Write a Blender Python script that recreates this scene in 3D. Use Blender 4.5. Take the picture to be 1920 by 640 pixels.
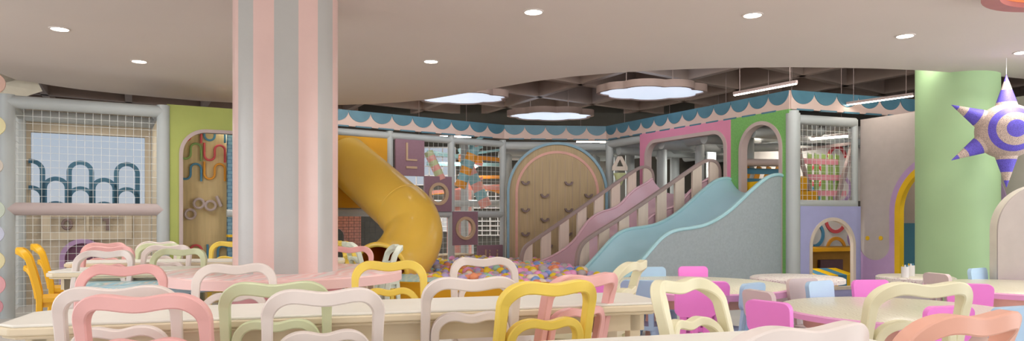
import bpy, math, random
from math import sin, cos, pi, radians, atan2, sqrt
from mathutils import Vector, Matrix
from mathutils.geometry import tessellate_polygon
random.seed(7)
S = bpy.context.scene
for o in list(bpy.data.objects): bpy.data.objects.remove(o)

# ------------------------------------------------------------ camera, world, lights, exposure
F = 1333.0; HOR = 410.0; EYE = 1.15
cd = bpy.data.cameras.new('camera'); cam = bpy.data.objects.new('camera', cd); S.collection.objects.link(cam)
cam.location = (0, 0, EYE); cam.rotation_euler = (pi/2, 0, 0)
cd.sensor_width = 36; cd.lens = 36*F/1920; cd.shift_y = (HOR-320)/1920; cd.clip_end = 200
S.camera = cam
S.view_settings.view_transform = 'Standard'; S.view_settings.look = 'None'
S.view_settings.gamma = 1; S.view_settings.use_curve_mapping = False
S.view_settings.exposure = 0.35
w = bpy.data.worlds.new('sky'); S.world = w; w.use_nodes = True
wn = w.node_tree.nodes; wl = w.node_tree.links
bg = wn['Background']; bg.inputs['Strength'].default_value = 0.62
tc = wn.new('ShaderNodeTexCoord'); sp = wn.new('ShaderNodeSeparateXYZ'); rp = wn.new('ShaderNodeValToRGB')
wl.new(tc.outputs['Generated'], sp.inputs[0]); wl.new(sp.outputs['Z'], rp.inputs[0]); wl.new(rp.outputs[0], bg.inputs[0])
rp.color_ramp.elements[0].position = 0.0; rp.color_ramp.elements[0].color = (0.74, 0.71, 0.68, 1)
rp.color_ramp.elements[1].position = 0.35; rp.color_ramp.elements[1].color = (0.36, 0.52, 0.75, 1)
e = rp.color_ramp.elements.new(0.02); e.color = (0.62, 0.66, 0.72, 1)
CEIL = 2.9            # height of the dropped canopy ceiling
DOWNLIGHT_W = 8.0; CLOUD_E = .62; STRIP_E = 16.0

def area_light(name, loc, rot, sx, sy, power, color=(1, 1, 1), shape='RECTANGLE', spread=pi):
    l = bpy.data.lights.new(name, 'AREA'); l.shape = shape; l.size = sx
    if shape in ('RECTANGLE', 'ELLIPSE'): l.size_y = sy
    l.energy = power; l.color = color; l.spread = spread
    o = bpy.data.objects.new(name, l); S.collection.objects.link(o); o.location = loc; o.rotation_euler = rot
    return o
# broad fill light added well behind the camera to brighten the hall
area_light('front_fill', (0, -7.5, 1.9), (radians(88), 0, 0), 16, 3.4, 370, (.97, .985, 1))
# unseen fill lights added at both sides, then uplights above the canopy edge
area_light('right_fill', (9.6, 3.5, 1.6), (radians(90), 0, radians(90)), 7, 2.4, 250, (.97, .985, 1))
area_light('left_fill', (-8.6, 2.5, 1.6), (radians(90), 0, radians(-90)), 7, 2.4, 130, (.97, .985, 1))
area_light('slab_fill', (-1.5, 9.6, 3.56), (radians(128), 0, 0), 9, .3, 75, (1, .95, .9))  # added uplight for the waffle slab, hidden by the canopy
area_light('slab_fill', (5.5, 7.2, 3.56), (radians(128), 0, 0), 7, .3, 65, (1, .95, .9))
for X, Y, P in ((-1.2, 15.6, 60), (1.6, 16.0, 60), (4.0, 13.8, 60), (5.2, 12.0, 30), (-3.5, 13.4, 40)):      # area lights without fixtures, added to brighten the inside of the play structure
    area_light('interior_fill', (X, Y, 2.55), (0, 0, 0), .9, .12, P, (1, .96, .9))
for X, Y, ry, P in ((-2.2, 10.55, 12, 9), (.6, 8.95, 5, 5), (2.6, 8.2, -12, 9), (4.6, 8.15, -8, 20)):      # added fill lights hidden above the canopy edge, aimed at the play structure
    area_light('play_fill', (X, Y, 3.3), (radians(60), 0, radians(ry)), 1.6, .3, P, (1, .96, .92))
area_light('nook_fill', (4.35, 11.0, 1.24), (0, 0, 0), .5, .12, 9, (1, .95, .88))  # fill light added to lift the dark nook
area_light('cage_fill', (-5.4, 9.2, 2.42), (0, 0, 0), .5, .12, 6, (1, .95, .88))  # fill light added inside the left cage, no fixture
area_light('cage_fill', (-3.9, 9.75, 2.45), (0, 0, 0), .5, .06, 20, (1, .95, .88))  # second added fill, brightens the loop board

# ------------------------------------------------------------ materials
def lin(c):
    r = []
    for v in c[:3]:
        v = v/255.0
        r.append(v/12.92 if v <= .04045 else ((v+.055)/1.055)**2.4)
    return (r[0], r[1], r[2], 1)
MC = {}
def mat(name, col, rough=.5, var=.06, scale=6, bump=0.0, bscale=60, metal=0, stretch=None, emit=0, coat=0):
    if name in MC: return MC[name]
    m = bpy.data.materials.new(name); m.use_nodes = True; n = m.node_tree.nodes; l = m.node_tree.links
    b = n['Principled BSDF']; c = lin(col)
    b.inputs['Roughness'].default_value = rough; b.inputs['Metallic'].default_value = metal
    b.inputs['Coat Weight'].default_value = coat
    tc = n.new('ShaderNodeTexCoord'); mp = n.new('ShaderNodeMapping'); l.new(tc.outputs['Object'], mp.inputs[0])
    if stretch: mp.inputs['Scale'].default_value = stretch
    nz = n.new('ShaderNodeTexNoise'); nz.inputs['Scale'].default_value = scale; nz.inputs['Detail'].default_value = 3
    l.new(mp.outputs[0], nz.inputs[0])
    r = n.new('ShaderNodeValToRGB'); l.new(nz.outputs['Fac'], r.inputs[0])
    r.color_ramp.elements[0].position = .3; r.color_ramp.elements[1].position = .7
    r.color_ramp.elements[0].color = [c[i]*(1-var) for i in range(3)]+[1]
    r.color_ramp.elements[1].color = [min(1, c[i]*(1+var)) for i in range(3)]+[1]
    l.new(r.outputs[0], b.inputs['Base Color'])
    if bump:
        n2 = n.new('ShaderNodeTexNoise'); n2.inputs['Scale'].default_value = bscale; l.new(tc.outputs['Object'], n2.inputs[0])
        bp = n.new('ShaderNodeBump'); bp.inputs['Strength'].default_value = bump; bp.inputs['Distance'].default_value = .01
        l.new(n2.outputs['Fac'], bp.inputs['Height']); l.new(bp.outputs[0], b.inputs['Normal'])
    if emit:
        l.new(r.outputs[0], b.inputs['Emission Color']); b.inputs['Emission Strength'].default_value = emit
    MC[name] = m; return m
def speckle(name, a, b_, scale=90, lo=.45, hi=.55, rough=.8, c3=None):
    m = bpy.data.materials.new(name); m.use_nodes = True; n = m.node_tree.nodes; l = m.node_tree.links
    b = n['Principled BSDF']; b.inputs['Roughness'].default_value = rough
    tc = n.new('ShaderNodeTexCoord'); nz = n.new('ShaderNodeTexNoise'); nz.inputs['Scale'].default_value = scale
    nz.inputs['Detail'].default_value = 1; l.new(tc.outputs['Object'], nz.inputs[0])
    r = n.new('ShaderNodeValToRGB'); l.new(nz.outputs['Fac'], r.inputs[0])
    r.color_ramp.elements[0].position = lo; r.color_ramp.elements[0].color = lin(a)
    r.color_ramp.elements[1].position = hi; r.color_ramp.elements[1].color = lin(b_)
    l.new(r.outputs[0], b.inputs['Base Color']); MC[name] = m; return m
def marble(name, cols, scale=1.3, dist=3.0, rough=.3, kind='noise'):
    m = bpy.data.materials.new(name); m.use_nodes = True; n = m.node_tree.nodes; l = m.node_tree.links
    b = n['Principled BSDF']; b.inputs['Roughness'].default_value = rough
    tc = n.new('ShaderNodeTexCoord'); wv = n.new('ShaderNodeTexWave'); wv.inputs['Scale'].default_value = scale
    wv.inputs['Distortion'].default_value = dist*2; wv.inputs['Detail'].default_value = 2; wv.inputs['Detail Scale'].default_value = 1.2
    l.new(tc.outputs['Object'], wv.inputs[0]); r = n.new('ShaderNodeValToRGB'); l.new(wv.outputs['Fac'], r.inputs[0])
    e = r.color_ramp.elements; e[0].color = lin(cols[0]); e[1].color = lin(cols[-1])
    for i, c in enumerate(cols[1:-1]):
        k = e.new((i+1)/(len(cols)-1)); k.color = lin(c)
    l.new(r.outputs[0], b.inputs['Base Color']); MC[name] = m; return m
def brick(name, col, mortar, sc=6, w_=.5, h_=.25):
    m = bpy.data.materials.new(name); m.use_nodes = True; n = m.node_tree.nodes; l = m.node_tree.links
    b = n['Principled BSDF']; b.inputs['Roughness'].default_value = .7
    tc = n.new('ShaderNodeTexCoord'); mp = n.new('ShaderNodeMapping'); mp.inputs['Rotation'].default_value = (pi/2, 0, 0)
    l.new(tc.outputs['Object'], mp.inputs[0]); bk = n.new('ShaderNodeTexBrick'); l.new(mp.outputs[0], bk.inputs[0])
    bk.inputs['Scale'].default_value = sc; bk.inputs['Color1'].default_value = lin(col); bk.inputs['Color2'].default_value = lin([c*.95 for c in col])
    bk.inputs['Mortar'].default_value = lin(mortar); bk.inputs['Mortar Size'].default_value = .02
    l.new(bk.outputs['Color'], b.inputs['Base Color']); MC[name] = m; return m

M_ceil = mat('canopy plaster', (218, 208, 202), .8, .03, .6)
M_dark = mat('dark waffle concrete', (156, 138, 128), .9, .10, 2.0)
M_floor = mat('pale vinyl floor', (204, 202, 198), .45, .06, 1.5)
M_tube = mat('grey foam tube', (182, 188, 188), .45, .03, 3)
M_tubew = mat('mauve grey foam tube', (190, 174, 172), .5, .03, 3)
M_net = mat('white net cord', (225, 228, 225), .6)
M_netdark = mat('dark net cord', (90, 95, 98), .7)
M_greenL = mat('olive green laminate', (176, 186, 100), .55, .04, 3)
M_greenR = mat('leaf green laminate', (118, 176, 98), .6, .10, 40)
M_pinkp = mat('pink laminate', (216, 138, 168), .55, .03, 3)
M_trimg = mat('mauve grey trim', (190, 172, 168), .5, .03)
M_wood = mat('pale birch grain', (206, 182, 132), .55, .10, 3, stretch=(9, 9, .5))
M_wood2 = mat('climbing wall birch', (188, 165, 126), .55, .10, 3, stretch=(9, 9, .5))
M_woodbeige = mat('beige wood panel', (206, 192, 168), .6, .05, 3, stretch=(6, 6, .6))
M_tslide = mat('glossy yellow plastic', (250, 204, 84), .28, .03, 2, coat=.3)
M_tslidein = mat('tube inside orange plastic', (222, 128, 30), .45, .03, 2)
M_ypanel = mat('ochre panel', (216, 156, 8), .6, .05, 2)
M_purp = mat('dusty mauve panel', (146, 112, 126), .6, .04, 20)
M_cream = mat('cream relief', (196, 168, 138), .6)
M_valp = mat('valance blush fabric', (208, 184, 174), .7, .04, 3)
M_valb = mat('valance teal blue', (76, 120, 138), .4, .12, 4, bump=.15, bscale=5)
M_bslide = mat('powder blue plastic', (164, 204, 218), .35, .03, 2)
M_bslip = mat('pale aqua lip', (168, 212, 220), .35, .03, 2)
M_bside = mat('grey slide flank', (158, 168, 172), .6, .06, 30)
M_pslide = mat('mauve pink plastic', (212, 176, 188), .25, .03, 2, coat=.4)
M_slat = mat('blush cream slat', (222, 208, 194), .55, .05, 3, stretch=(6, 6, .6))
M_rail = mat('warm grey rail', (164, 146, 142), .55, .04, 3)
M_wallg = mat('warm grey wall panel', (186, 176, 170), .8, .04, 8)
M_lilac = mat('lilac wall panel', (184, 152, 194), .7, .04, 8)
M_yel = mat('bright yellow paint', (232, 186, 14), .55, .03)
M_teal = mat('teal wall paint', (72, 132, 158), .7, .03)
M_gcol = mat('green column paint', (176, 210, 158), .6, .03, 2)
M_lav = mat('lavender laminate', (176, 178, 224), .55, .03)
M_white = mat('white laminate', (228, 226, 224), .45, .03)
M_iwhite = mat('inner white wall', (205, 198, 190), .7, .04)
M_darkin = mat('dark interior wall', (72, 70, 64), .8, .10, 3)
M_red = mat('coral red', (206, 80, 84), .5); M_blue = mat('steel blue', (76, 134, 164), .5); M_grn = mat('grass green', (138, 166, 92), .5)
M_orange = mat('amber orange', (222, 150, 40), .5); M_purple2 = mat('soft purple', (176, 144, 184), .5)
M_navy = mat('frieze blue', (56, 100, 124), .6)
M_hold = mat('grey climbing hold', (128, 108, 104), .5)
M_lampw = mat('lamp diffuser', (255, 250, 240), .5, 0, emit=14)
M_cloud = mat('cloud diffuser', (222, 236, 255), .5, 0, emit=CLOUD_E)
M_strip = mat('strip lamp diffuser', (255, 240, 225), .5, 0, emit=STRIP_E)
M_cloudrim = mat('cloud rim', (160, 140, 132), .7)
M_cp = mat('column pink film', (224, 190, 182), .28, .03, 3, bump=.12, bscale=26)
M_cg = mat('column grey film', (184, 182, 178), .28, .03, 3, bump=.12, bscale=26)
M_ttop = mat('white table laminate', (236, 232, 222), .4, .02)
M_tedge = mat('cream beech', (230, 214, 184), .5, .04, 3)
M_pinkt = marble('pink swirl top', [(240, 196, 190), (244, 224, 220), (236, 180, 178), (224, 214, 210)], 1.1, 3)
M_bluet = marble('blue swirl top', [(130, 192, 212), (206, 226, 230), (110, 184, 190), (222, 206, 196), (140, 200, 220)], 1.6, 3)
M_creamt = marble('scribble cream top', [(222, 218, 192), (232, 228, 206), (206, 200, 172), (228, 224, 200)], 5, 2.5)
M_pedge = mat('orchid pink edge', (232, 166, 208), .45, .02)
M_pinkbase = mat('salmon pink base', (226, 160, 162), .5)
M_bluebase = mat('pale blue base', (150, 186, 206), .5)
M_peach = mat('peach apron', (238, 196, 168), .5)
M_terr = speckle('terrazzo', (232, 226, 218), (196, 172, 176), 60, .58, .66, .4)
M_starw = speckle('mottled cream sequins', (96, 80, 84), (222, 200, 186), 240, .38, .48, .6)
M_starb = speckle('mottled violet sequins', (66, 56, 130), (112, 98, 220), 240, .36, .46, .6)
M_brick = brick('pink padded brick', (216, 158, 146), (150, 104, 100), 5)
M_bbrick = brick('blue padded brick', (122, 164, 186), (80, 120, 150), 5)
M_dbrick = brick('pale brick inner wall', (188, 176, 164), (110, 100, 96), 7)
CH = dict(white=mat('chair blush white', (232, 219, 212), .45, .02), pink=mat('chair rose pink', (236, 178, 174), .45, .02),
          green=mat('chair sage green', (206, 212, 172), .45, .02), yellow=mat('chair soft yellow', (244, 212, 92), .45, .02),
          cream=mat('chair cream', (234, 228, 194), .45, .02), salmon=mat('chair salmon', (232, 174, 152), .45, .02),
          amber=mat('chair amber yellow', (244, 186, 28), .4, .02), mint=mat('chair pale mint', (220, 226, 210), .45, .02))
KC = dict(magenta=mat('kid chair magenta', (252, 140, 226), .42, .02), blue=mat('kid chair light blue', (172, 202, 228), .42, .02),
          grey=mat('kid chair rosy grey', (212, 194, 190), .42, .02))

# ------------------------------------------------------------ mesh helpers
class MB:
    def __init__(s): s.v = []; s.f = []; s.m = []
    def add(s, vs, fs, mi=0):
        b = len(s.v); s.v += [tuple(v) for v in vs]; s.f += [tuple(i+b for i in f) for f in fs]; s.m += [mi]*len(fs); return s
    def box(s, a, b, mi=0):
        x0, y0, z0 = a; x1, y1, z1 = b
        return s.add([(x0,y0,z0),(x1,y0,z0),(x1,y1,z0),(x0,y1,z0),(x0,y0,z1),(x1,y0,z1),(x1,y1,z1),(x0,y1,z1)],
                     [(0,3,2,1),(4,5,6,7),(0,1,5,4),(1,2,6,5),(2,3,7,6),(3,0,4,7)], mi)
    def bar(s, p, q, w_, h_, mi=0, up=(0,0,1)):
        p = Vector(p); q = Vector(q); t = (q-p).normalized(); u = Vector(up)
        if abs(t.dot(u)) > .99: u = Vector((0,1,0))
        a = t.cross(u).normalized()*w_/2; b = a.cross(t).normalized()*h_/2
        vs = [c+d for c in (p, q) for d in (-a-b, a-b, a+b, -a+b)]
        return s.add(vs, [(0,1,2,3),(7,6,5,4),(0,4,5,1),(1,5,6,2),(2,6,7,3),(3,7,4,0)], mi)
    def tube(s, pts, r, n=12, closed=False, caps=True, mi=0):
        P = [Vector(p) for p in pts]; N = len(P)
        rr = r if isinstance(r, (list, tuple)) else [r]*N
        T = []
        for i in range(N):
            a = P[(i-1) % N] if (closed or i > 0) else P[i]; b = P[(i+1) % N] if (closed or i < N-1) else P[i]
            T.append((b-a).normalized())
        u = T[0].orthogonal().normalized(); vs = []
        for i in range(N):
            u = (u-T[i]*u.dot(T[i])); u = u.normalized() if u.length > 1e-6 else T[i].orthogonal().normalized()
            w2 = T[i].cross(u)
            for k in range(n):
                a = 2*pi*k/n; vs.append(P[i]+(u*cos(a)+w2*sin(a))*rr[i])
        fs = []
        for i in range(N if closed else N-1):
            j = (i+1) % N
            for k in range(n): fs.append((i*n+k, i*n+(k+1) % n, j*n+(k+1) % n, j*n+k))
        if caps and not closed: fs += [tuple(range(n-1, -1, -1)), tuple((N-1)*n+k for k in range(n))]
        return s.add(vs, fs, mi)
    def ribbon(s, pts, rad, dep, ydir=(0,1,0), mi=0, bev=.006):     # rectangular strip swept along a path
        P = [Vector(p) for p in pts]; N = len(P); vs = []
        for i in range(N):
            t = (P[min(i+1, N-1)]-P[max(i-1, 0)]).normalized(); y = Vector(ydir); y = (y-t*y.dot(t)).normalized(); r = t.cross(y)
            a, b, c = (rad[i] if isinstance(rad, list) else rad)/2, dep/2, bev
            for (x_, y_) in ((-a+c,-b),(a-c,-b),(a,-b+c),(a,b-c),(a-c,b),(-a+c,b),(-a,b-c),(-a,-b+c)):
                vs.append(P[i]+r*x_+y*y_)
        fs = [(i*8+k, i*8+(k+1) % 8, (i+1)*8+(k+1) % 8, (i+1)*8+k) for i in range(N-1) for k in range(8)]
        fs += [tuple(range(7, -1, -1)), tuple((N-1)*8+k for k in range(8))]
        return s.add(vs, fs, mi)
    def poly(s, outer, holes, mp, mi=0):                            # prism: mp(a,b,side) -> 3D, side 0/1
        loops = [outer]+list(holes); flat = [p for L in loops for p in L]; n = len(flat)
        tris = tessellate_polygon([[Vector((p[0], p[1], 0)) for p in L] for L in loops])
        vs = [mp(p[0], p[1], 0) for p in flat]+[mp(p[0], p[1], 1) for p in flat]
        fs = [tuple(t) for t in tris]+[(t[2]+n, t[1]+n, t[0]+n) for t in tris]
        b = 0
        for L in loops:
            k = len(L)
            for i in range(k):
                j = (i+1) % k; fs.append((b+i, b+j, b+j+n, b+i+n))
            b += k
        return s.add(vs, fs, mi)
    def prism(s, outer, y0, y1, holes=(), mi=0):
        return s.poly(outer, holes, lambda a, b, k: (a, y1 if k else y0, b), mi)
    def slab(s, outer, z0, z1, holes=(), mi=0):
        return s.poly(outer, holes, lambda a, b, k: (a, b, z1 if k else z0), mi)
    def lathe(s, prof, n=24, c=(0,0,0), mi=0, a0=0, a1=2*pi):
        vs = []; full = abs(a1-a0-2*pi) < 1e-6; m = n if full else n+1
        for i in range(m):
            a = a0+(a1-a0)*i/n
            for (r, z) in prof: vs.append((c[0]+r*cos(a), c[1]+r*sin(a), c[2]+z))
        k = len(prof); fs = []
        for i in range(n):
            j = (i+1) % m
            for q in range(k-1): fs.append((i*k+q, j*k+q, j*k+q+1, i*k+q+1))
        return s.add(vs, fs, mi)
    def build(s, name, mats, parent=None, smooth=35, bevel=0, loc=None):
        me = bpy.data.meshes.new(name); me.from_pydata(s.v, [], s.f)
        if not isinstance(mats, (list, tuple)): mats = [mats]
        for m in mats: me.materials.append(m)
        me.polygons.foreach_set('material_index', s.m)
        import bmesh
        bm = bmesh.new(); bm.from_mesh(me); bmesh.ops.remove_doubles(bm, verts=bm.verts, dist=1e-5)
        bmesh.ops.recalc_face_normals(bm, faces=bm.faces); bm.to_mesh(me); bm.free()
        if smooth:
            me.polygons.foreach_set('use_smooth', [True]*len(me.polygons)); me.set_sharp_from_angle(angle=radians(smooth))
        o = bpy.data.objects.new(name, me); S.collection.objects.link(o)
        if parent: o.parent = parent
        if loc: o.location = loc
        if bevel:
            b = o.modifiers.new('bevel', 'BEVEL'); b.width = bevel; b.segments = 2; b.limit_method = 'ANGLE'; b.angle_limit = radians(40)
        return o
def tag(o, label=None, cat=None, group=None, kind=None):
    if label: o['label'] = label
    if cat: o['category'] = cat
    if group: o['group'] = group
    if kind: o['kind'] = kind
    return o
def thing(name, label, cat, loc=(0,0,0), rz=0, group=None):
    o = bpy.data.objects.new(name, None); S.collection.objects.link(o); o.empty_display_size = .1
    o.location = loc; o.rotation_euler = (0, 0, rz); return tag(o, label, cat, group)
def kids(o): return [c for c in bpy.data.objects if c.parent == o]
def copy_tree(o, parent=None):
    c = o.copy(); S.collection.objects.link(c); c.parent = parent
    for k in kids(o): copy_tree(k, c)
    return c
def solo(o, label, cat, group=None): return tag(o, label, cat, group)

class Frame:                                                        # a vertical plane in plan: x along, y away from viewer, z up
    def __init__(s, p0, p1):
        s.p = Vector(p0); d = Vector(p1)-s.p; s.L = d.length; s.u = d.normalized(); s.n = Vector((-s.u.y, s.u.x)); s.a = atan2(s.u.y, s.u.x)
    def loc(s, u=0, w_=0, z=0):
        q = s.p+s.u*u+s.n*w_; return (q.x, q.y, z)
    def hit(s, px, py, w_=0):
        k = (px-960)/F; o = s.p+s.n*w_
        t = (k*o.y-o.x)/(s.u.x-k*s.u.y); d = o.y+s.u.y*t
        return (t, EYE+(HOR-py)*d/F)
    def thing(s, name, label, cat, group=None, u=0, w_=0, z=0):
        return thing(name, label, cat, s.loc(u, w_, z), s.a, group)
def arch(u0, u1, z0, z1, n=20, sq=1.0):
    r = (u1-u0)/2; c = (u0+u1)/2; zc = z1-r*sq
    return [(u0, z0), (u1, z0)]+[(c+r*cos(pi*i/n), zc+r*sq*sin(pi*i/n)) for i in range(n+1)]
def rrect(u0, u1, z0, z1, r, rb=0, n=8):
    P = []
    def cor(cx, cz, a0, rr):
        if rr <= 0: P.append((cx, cz)); return
        for i in range(n+1):
            a = a0+pi/2*i/n; P.append((cx+rr*cos(a), cz+rr*sin(a)))
    cor(u0+rb, z0+rb, pi, rb); cor(u1-rb, z0+rb, 1.5*pi, rb); cor(u1-r, z1-r, 0, r); cor(u0+r, z1-r, pi/2, r)
    return P
def offs(P, d):                                                     # crude polygon offset (convex-ish loops, CCW)
    out = []; n = len(P)
    for i in range(n):
        a = Vector(P[i-1]); b = Vector(P[i]); c = Vector(P[(i+1) % n])
        e1 = (b-a); e2 = (c-b)
        if e1.length < 1e-7: e1 = e2
        if e2.length < 1e-7: e2 = e1
        n1 = Vector((e1.y, -e1.x)).normalized(); n2 = Vector((e2.y, -e2.x)).normalized(); m = n1+n2
        m = m/max(.3, m.dot(n1)) if m.length > 1e-6 else n1
        out.append((b.x+m.x*d, b.y+m.y*d))
    return out
def inside(x, y, P):
    c = False; n = len(P); j = n-1
    for i in range(n):
        if (P[i][1] > y) != (P[j][1] > y) and x < (P[j][0]-P[i][0])*(y-P[i][1])/(P[j][1]-P[i][1])+P[i][0]: c = not c
        j = i
    return c
def at(px, py, d): return ((px-960)/F*d, d, EYE+(HOR-py)*d/F)
def atz(px, py, z):
    d = F*(z-EYE)/(HOR-py); return ((px-960)/F*d, d)

PA = Frame((-5.8, 8.2), (-4.39, 9.0)); PC = Frame((-2.96, 11.95), (-.16, 14.0)); PD = Frame((-.16, 14.0), (1.89, 14.2))
PE = Frame((1.89, 14.2), (3.99, 10.2)); PF = Frame((3.99, 10.2), (5.2, 10.64)); PG = Frame((5.2, 10.64), (6.3, 8.24))

# ------------------------------------------------------------ the room
area_light('recess_fill', (PG.loc(1.2, .33)[0], PG.loc(1.2, .33)[1], 2.6), (0, 0, 0), .3, .1, 10, (1, .95, .88))  # unseen area light over the arch recess, without a fixture
tag(MB().box((-14, -8, -.1), (14, 20, 0)).build('floor', M_floor, smooth=0), kind='structure')
edge_px = [(0,138),(30,150),(60,154),(100,161),(150,168),(225,176),(300,183),(370,189),(443,193),(520,196),(590,197),(640,197),(700,195),(750,192),(800,187),(860,177),
           (900,171),(930,165),(1000,153),(1070,144),(1150,137),(1215,133),(1280,130),(1340,128),(1400,127),(1480,126),(1560,127),(1640,128.5),(1726,132),(1800,137),(1860,142),(1920,148),(1990,158)]
edge = [atz(x, y, CEIL) for x, y in edge_px]
outl = [(-9, edge[0][1]-.6)]+edge+[(10, edge[-1][1]-1.4), (10, -8), (-9, -8)]
pcol = (-1.80, 5.67)
hole = [(pcol[0]+.398*cos(2*pi*i/48), pcol[1]+.398*sin(2*pi*i/48)) for i in range(48)]
disc_c = (at(1935, -30, 4.9)[0]-.1, 5.15)
tag(MB().slab(outl, CEIL, CEIL+.14).build('ceiling_canopy', M_ceil, smooth=30), kind='structure')
# waffle slab above
mb = MB(); roofP = [(-14, -8), (14, -8), (14, 18.5), (-14, 18.5)]; mb.slab(roofP, 4.05, 4.2)
ang = radians(38); step = 1.5
for k in range(-16, 17):
    for a_ in (ang, ang-pi/2-radians(10)):
        dx, dy = cos(a_), sin(a_); nx, ny = -dy, dx; cx, cy = 2+nx*k*step, 12+ny*k*step
        ts_ = [i*.1 for i in range(-200, 201) if inside(cx+dx*i*.1, cy+dy*i*.1, roofP)]
        if len(ts_) > 5: mb.bar((cx+dx*ts_[0], cy+dy*ts_[0], 3.86), (cx+dx*ts_[-1], cy+dy*ts_[-1], 3.86), .13, .40)
tag(mb.build('ceiling', M_dark, smooth=0), kind='structure')

# outer walls beyond the play structure
WL = Frame((-9.0, 8.10), (-3.1, 11.45))
def wall(name, fr, u0, u1, h, m, wins=(), th=.12, w_=0):
    mb = MB(); mb.prism([(u0, 0), (u1, 0), (u1, h), (u0, h)], 0, th, [[(a, c), (b, c), (b, d), (a, d)] for a, b, c, d in wins])
    o = mb.build(name, m, smooth=0); o.location = fr.loc(0, w_, 0); o.rotation_euler = (0, 0, fr.a); return tag(o, kind='structure')
PB = Frame((-7.5, 17.0), (11.0, 17.0))
wins = [(4.9, 6.15, 1.95, 2.85), (5.0, 6.1, .85, 1.28), (6.55, 7.3, 1.4, 1.95), (6.6, 7.35, .75, 1.2)]
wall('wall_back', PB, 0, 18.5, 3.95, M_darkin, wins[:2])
nw = 0
for a, b, c, d in wins:
    nw += 1; mb = MB()
    for k in range(5): x = a+(b-a)*k/4; mb.box((x-.01, 16.96, c), (x+.01, 17.06, d))
    for k in range(5): z = c+(d-c)*k/4; mb.box((a, 16.96, z-.01), (b, 17.06, z+.01))
    o = mb.build('window_%d' % nw, M_white, smooth=0); o.location = (-7.5, 0, 0); tag(o, kind='structure')
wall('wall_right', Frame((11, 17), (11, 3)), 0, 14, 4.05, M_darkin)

# ------------------------------------------------------------ left cage behind a white net (plane A)
cageW = 1.25
uA0 = PA.hit(14, 300)[0]; uA1 = PA.hit(306, 300)[0]; zt = 2.50; zm = 1.26
cage = PA.thing('play_cage', 'grey foam-tube play cage with white net, far left of the hall', 'play frame')
def tube_part(parent, p, q, r, m=M_tube, name='tube'):
    return MB().tube([p, q], r, 16).build(name, m, parent)
for u in (uA0, uA1):
    for y in (0, cageW): tube_part(cage, (u, y, 0), (u, y, zt+.08), .075, name='post')
for y in (0, cageW):
    tube_part(cage, (uA0, y, zt), (uA1, y, zt), .075, name='top_rail')
tube_part(cage, (uA0, 0, zm), (uA1, 0, zm), .075, M_tubew, name='middle_rail')
for u in (uA0, uA1): tube_part(cage, (u, 0, zt), (u, cageW, zt), .06, name='side_rail')
def net(parent, u0, u1, z0, z1, st=.085, r=.0019, y=0, m=M_net, name='net'):
    mb = MB(); n = max(1, round((u1-u0)/st)); k = max(1, round((z1-z0)/st))
    for i in range(n+1): u = u0+(u1-u0)*i/n; mb.bar((u, y, z0), (u, y, z1), r*2, r*2)
    for i in range(k+1): z = z0+(z1-z0)*i/k; mb.bar((u0, y, z), (u1, y, z), r*2, r*2)
    return mb.build(name, m, parent, smooth=0)
net(cage, uA0+.07, uA1-.07, .05, zt-.07)
mb = MB()
for i in range(15): y = .06+i*(cageW-.12)/14; mb.bar((uA0, y, 0), (uA0, y, zt), .0036, .0036)
for i in range(30): z = .05+i*.083; mb.bar((uA0, .06, z), (uA0, cageW-.06, z), .0036, .0036)
mb.build('side_net', M_net, cage, smooth=0)
# panel at the back of the cage: wood below, window with scalloped frieze above
bw = cageW+.12
def hb(x, y): return PA.hit(x, y, bw)
u_l = hb(28, 300)[0]; u_r = hb(287, 300)[0]; zs = hb(160, 392)[1]-.02
win_l, win_r = hb(57, 0)[0], hb(272, 0)[0]; zw1 = hb(160, 252)[1]
wallA = MB().prism([(-3.2, 0), (u_r+2.6, 0), (u_r+2.6, 2.6), (-3.2, 2.6)], 0, .1, [[(win_l, zs), (win_r, zs), (win_r, zw1), (win_l, zw1)]]).build('wall_left', M_woodbeige, smooth=0)
wallA.location = PA.loc(0, bw+.02); wallA.rotation_euler = (0, 0, PA.a); tag(wallA, kind='structure')
gl = bpy.data.materials.new('window glass'); gl.use_nodes = True
b = gl.node_tree.nodes['Principled BSDF']; b.inputs['Base Color'].default_value = (.97, .99, 1, 1); b.inputs['Roughness'].default_value = .02
b.inputs['Transmission Weight'].default_value = 1; b.inputs['IOR'].default_value = 1.01
g = MB().box((win_l, .045, zs), (win_r, .053, zw1)).build('window_5', gl, smooth=0); g.parent = wallA
# frieze of interlocking arches on the window
fz = PA.thing('arch_frieze', 'blue cut-out frieze of interlocking arches along the cage window', 'wall decoration', w_=bw-.03, z=0)
mb = MB()
def arch_band(u0, u1, z0, z1, t, y0=0, y1=.02):
    o_ = arch(u0, u1, z0, z1); i_ = arch(u0+t, u1-t, z0-.0, z1-t)
    P = o_[1:]+[o_[0]]; Q = i_[1:]+[i_[0]]
    mb.prism(P+Q[::-1], y0, y1)
z_a = hb(160, 302)[1]; z_b = hb(160, 333)[1]; z_c = hb(160, 378)[1]; z_d = hb(160, 350)[1]
cen = [hb(x, 0)[0] for x in (58, 105, 151, 195, 238, 282)]
hw = (cen[1]-cen[0])/2
for i, c in enumerate(cen[:5]):
    hi = i % 2 == 0
    l, r = max(win_l, c-hw-.02), min(win_r, c+hw+.02)
    L, R = c-hw-.02, c+hw+.02
    def cl(P): return [(min(max(x, win_l-.02), win_r+.02), z) for x, z in P]
    for (zz0, zz1) in (((zs, z_a), (zs, z_d)) if hi else ((zs, z_b), (zs, z_c))):
        o_ = arch(L, R, zz0, zz1); i_ = arch(L+.06, R-.06, zz0, zz1-.055)
        if i in (0, 5):
            o_ = cl(o_); i_ = cl(i_)
        mb.prism(o_[1:]+[o_[0]]+([i_[1+0]]+i_[2:]+[i_[0]])[::-1], -.0, .02)
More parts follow.
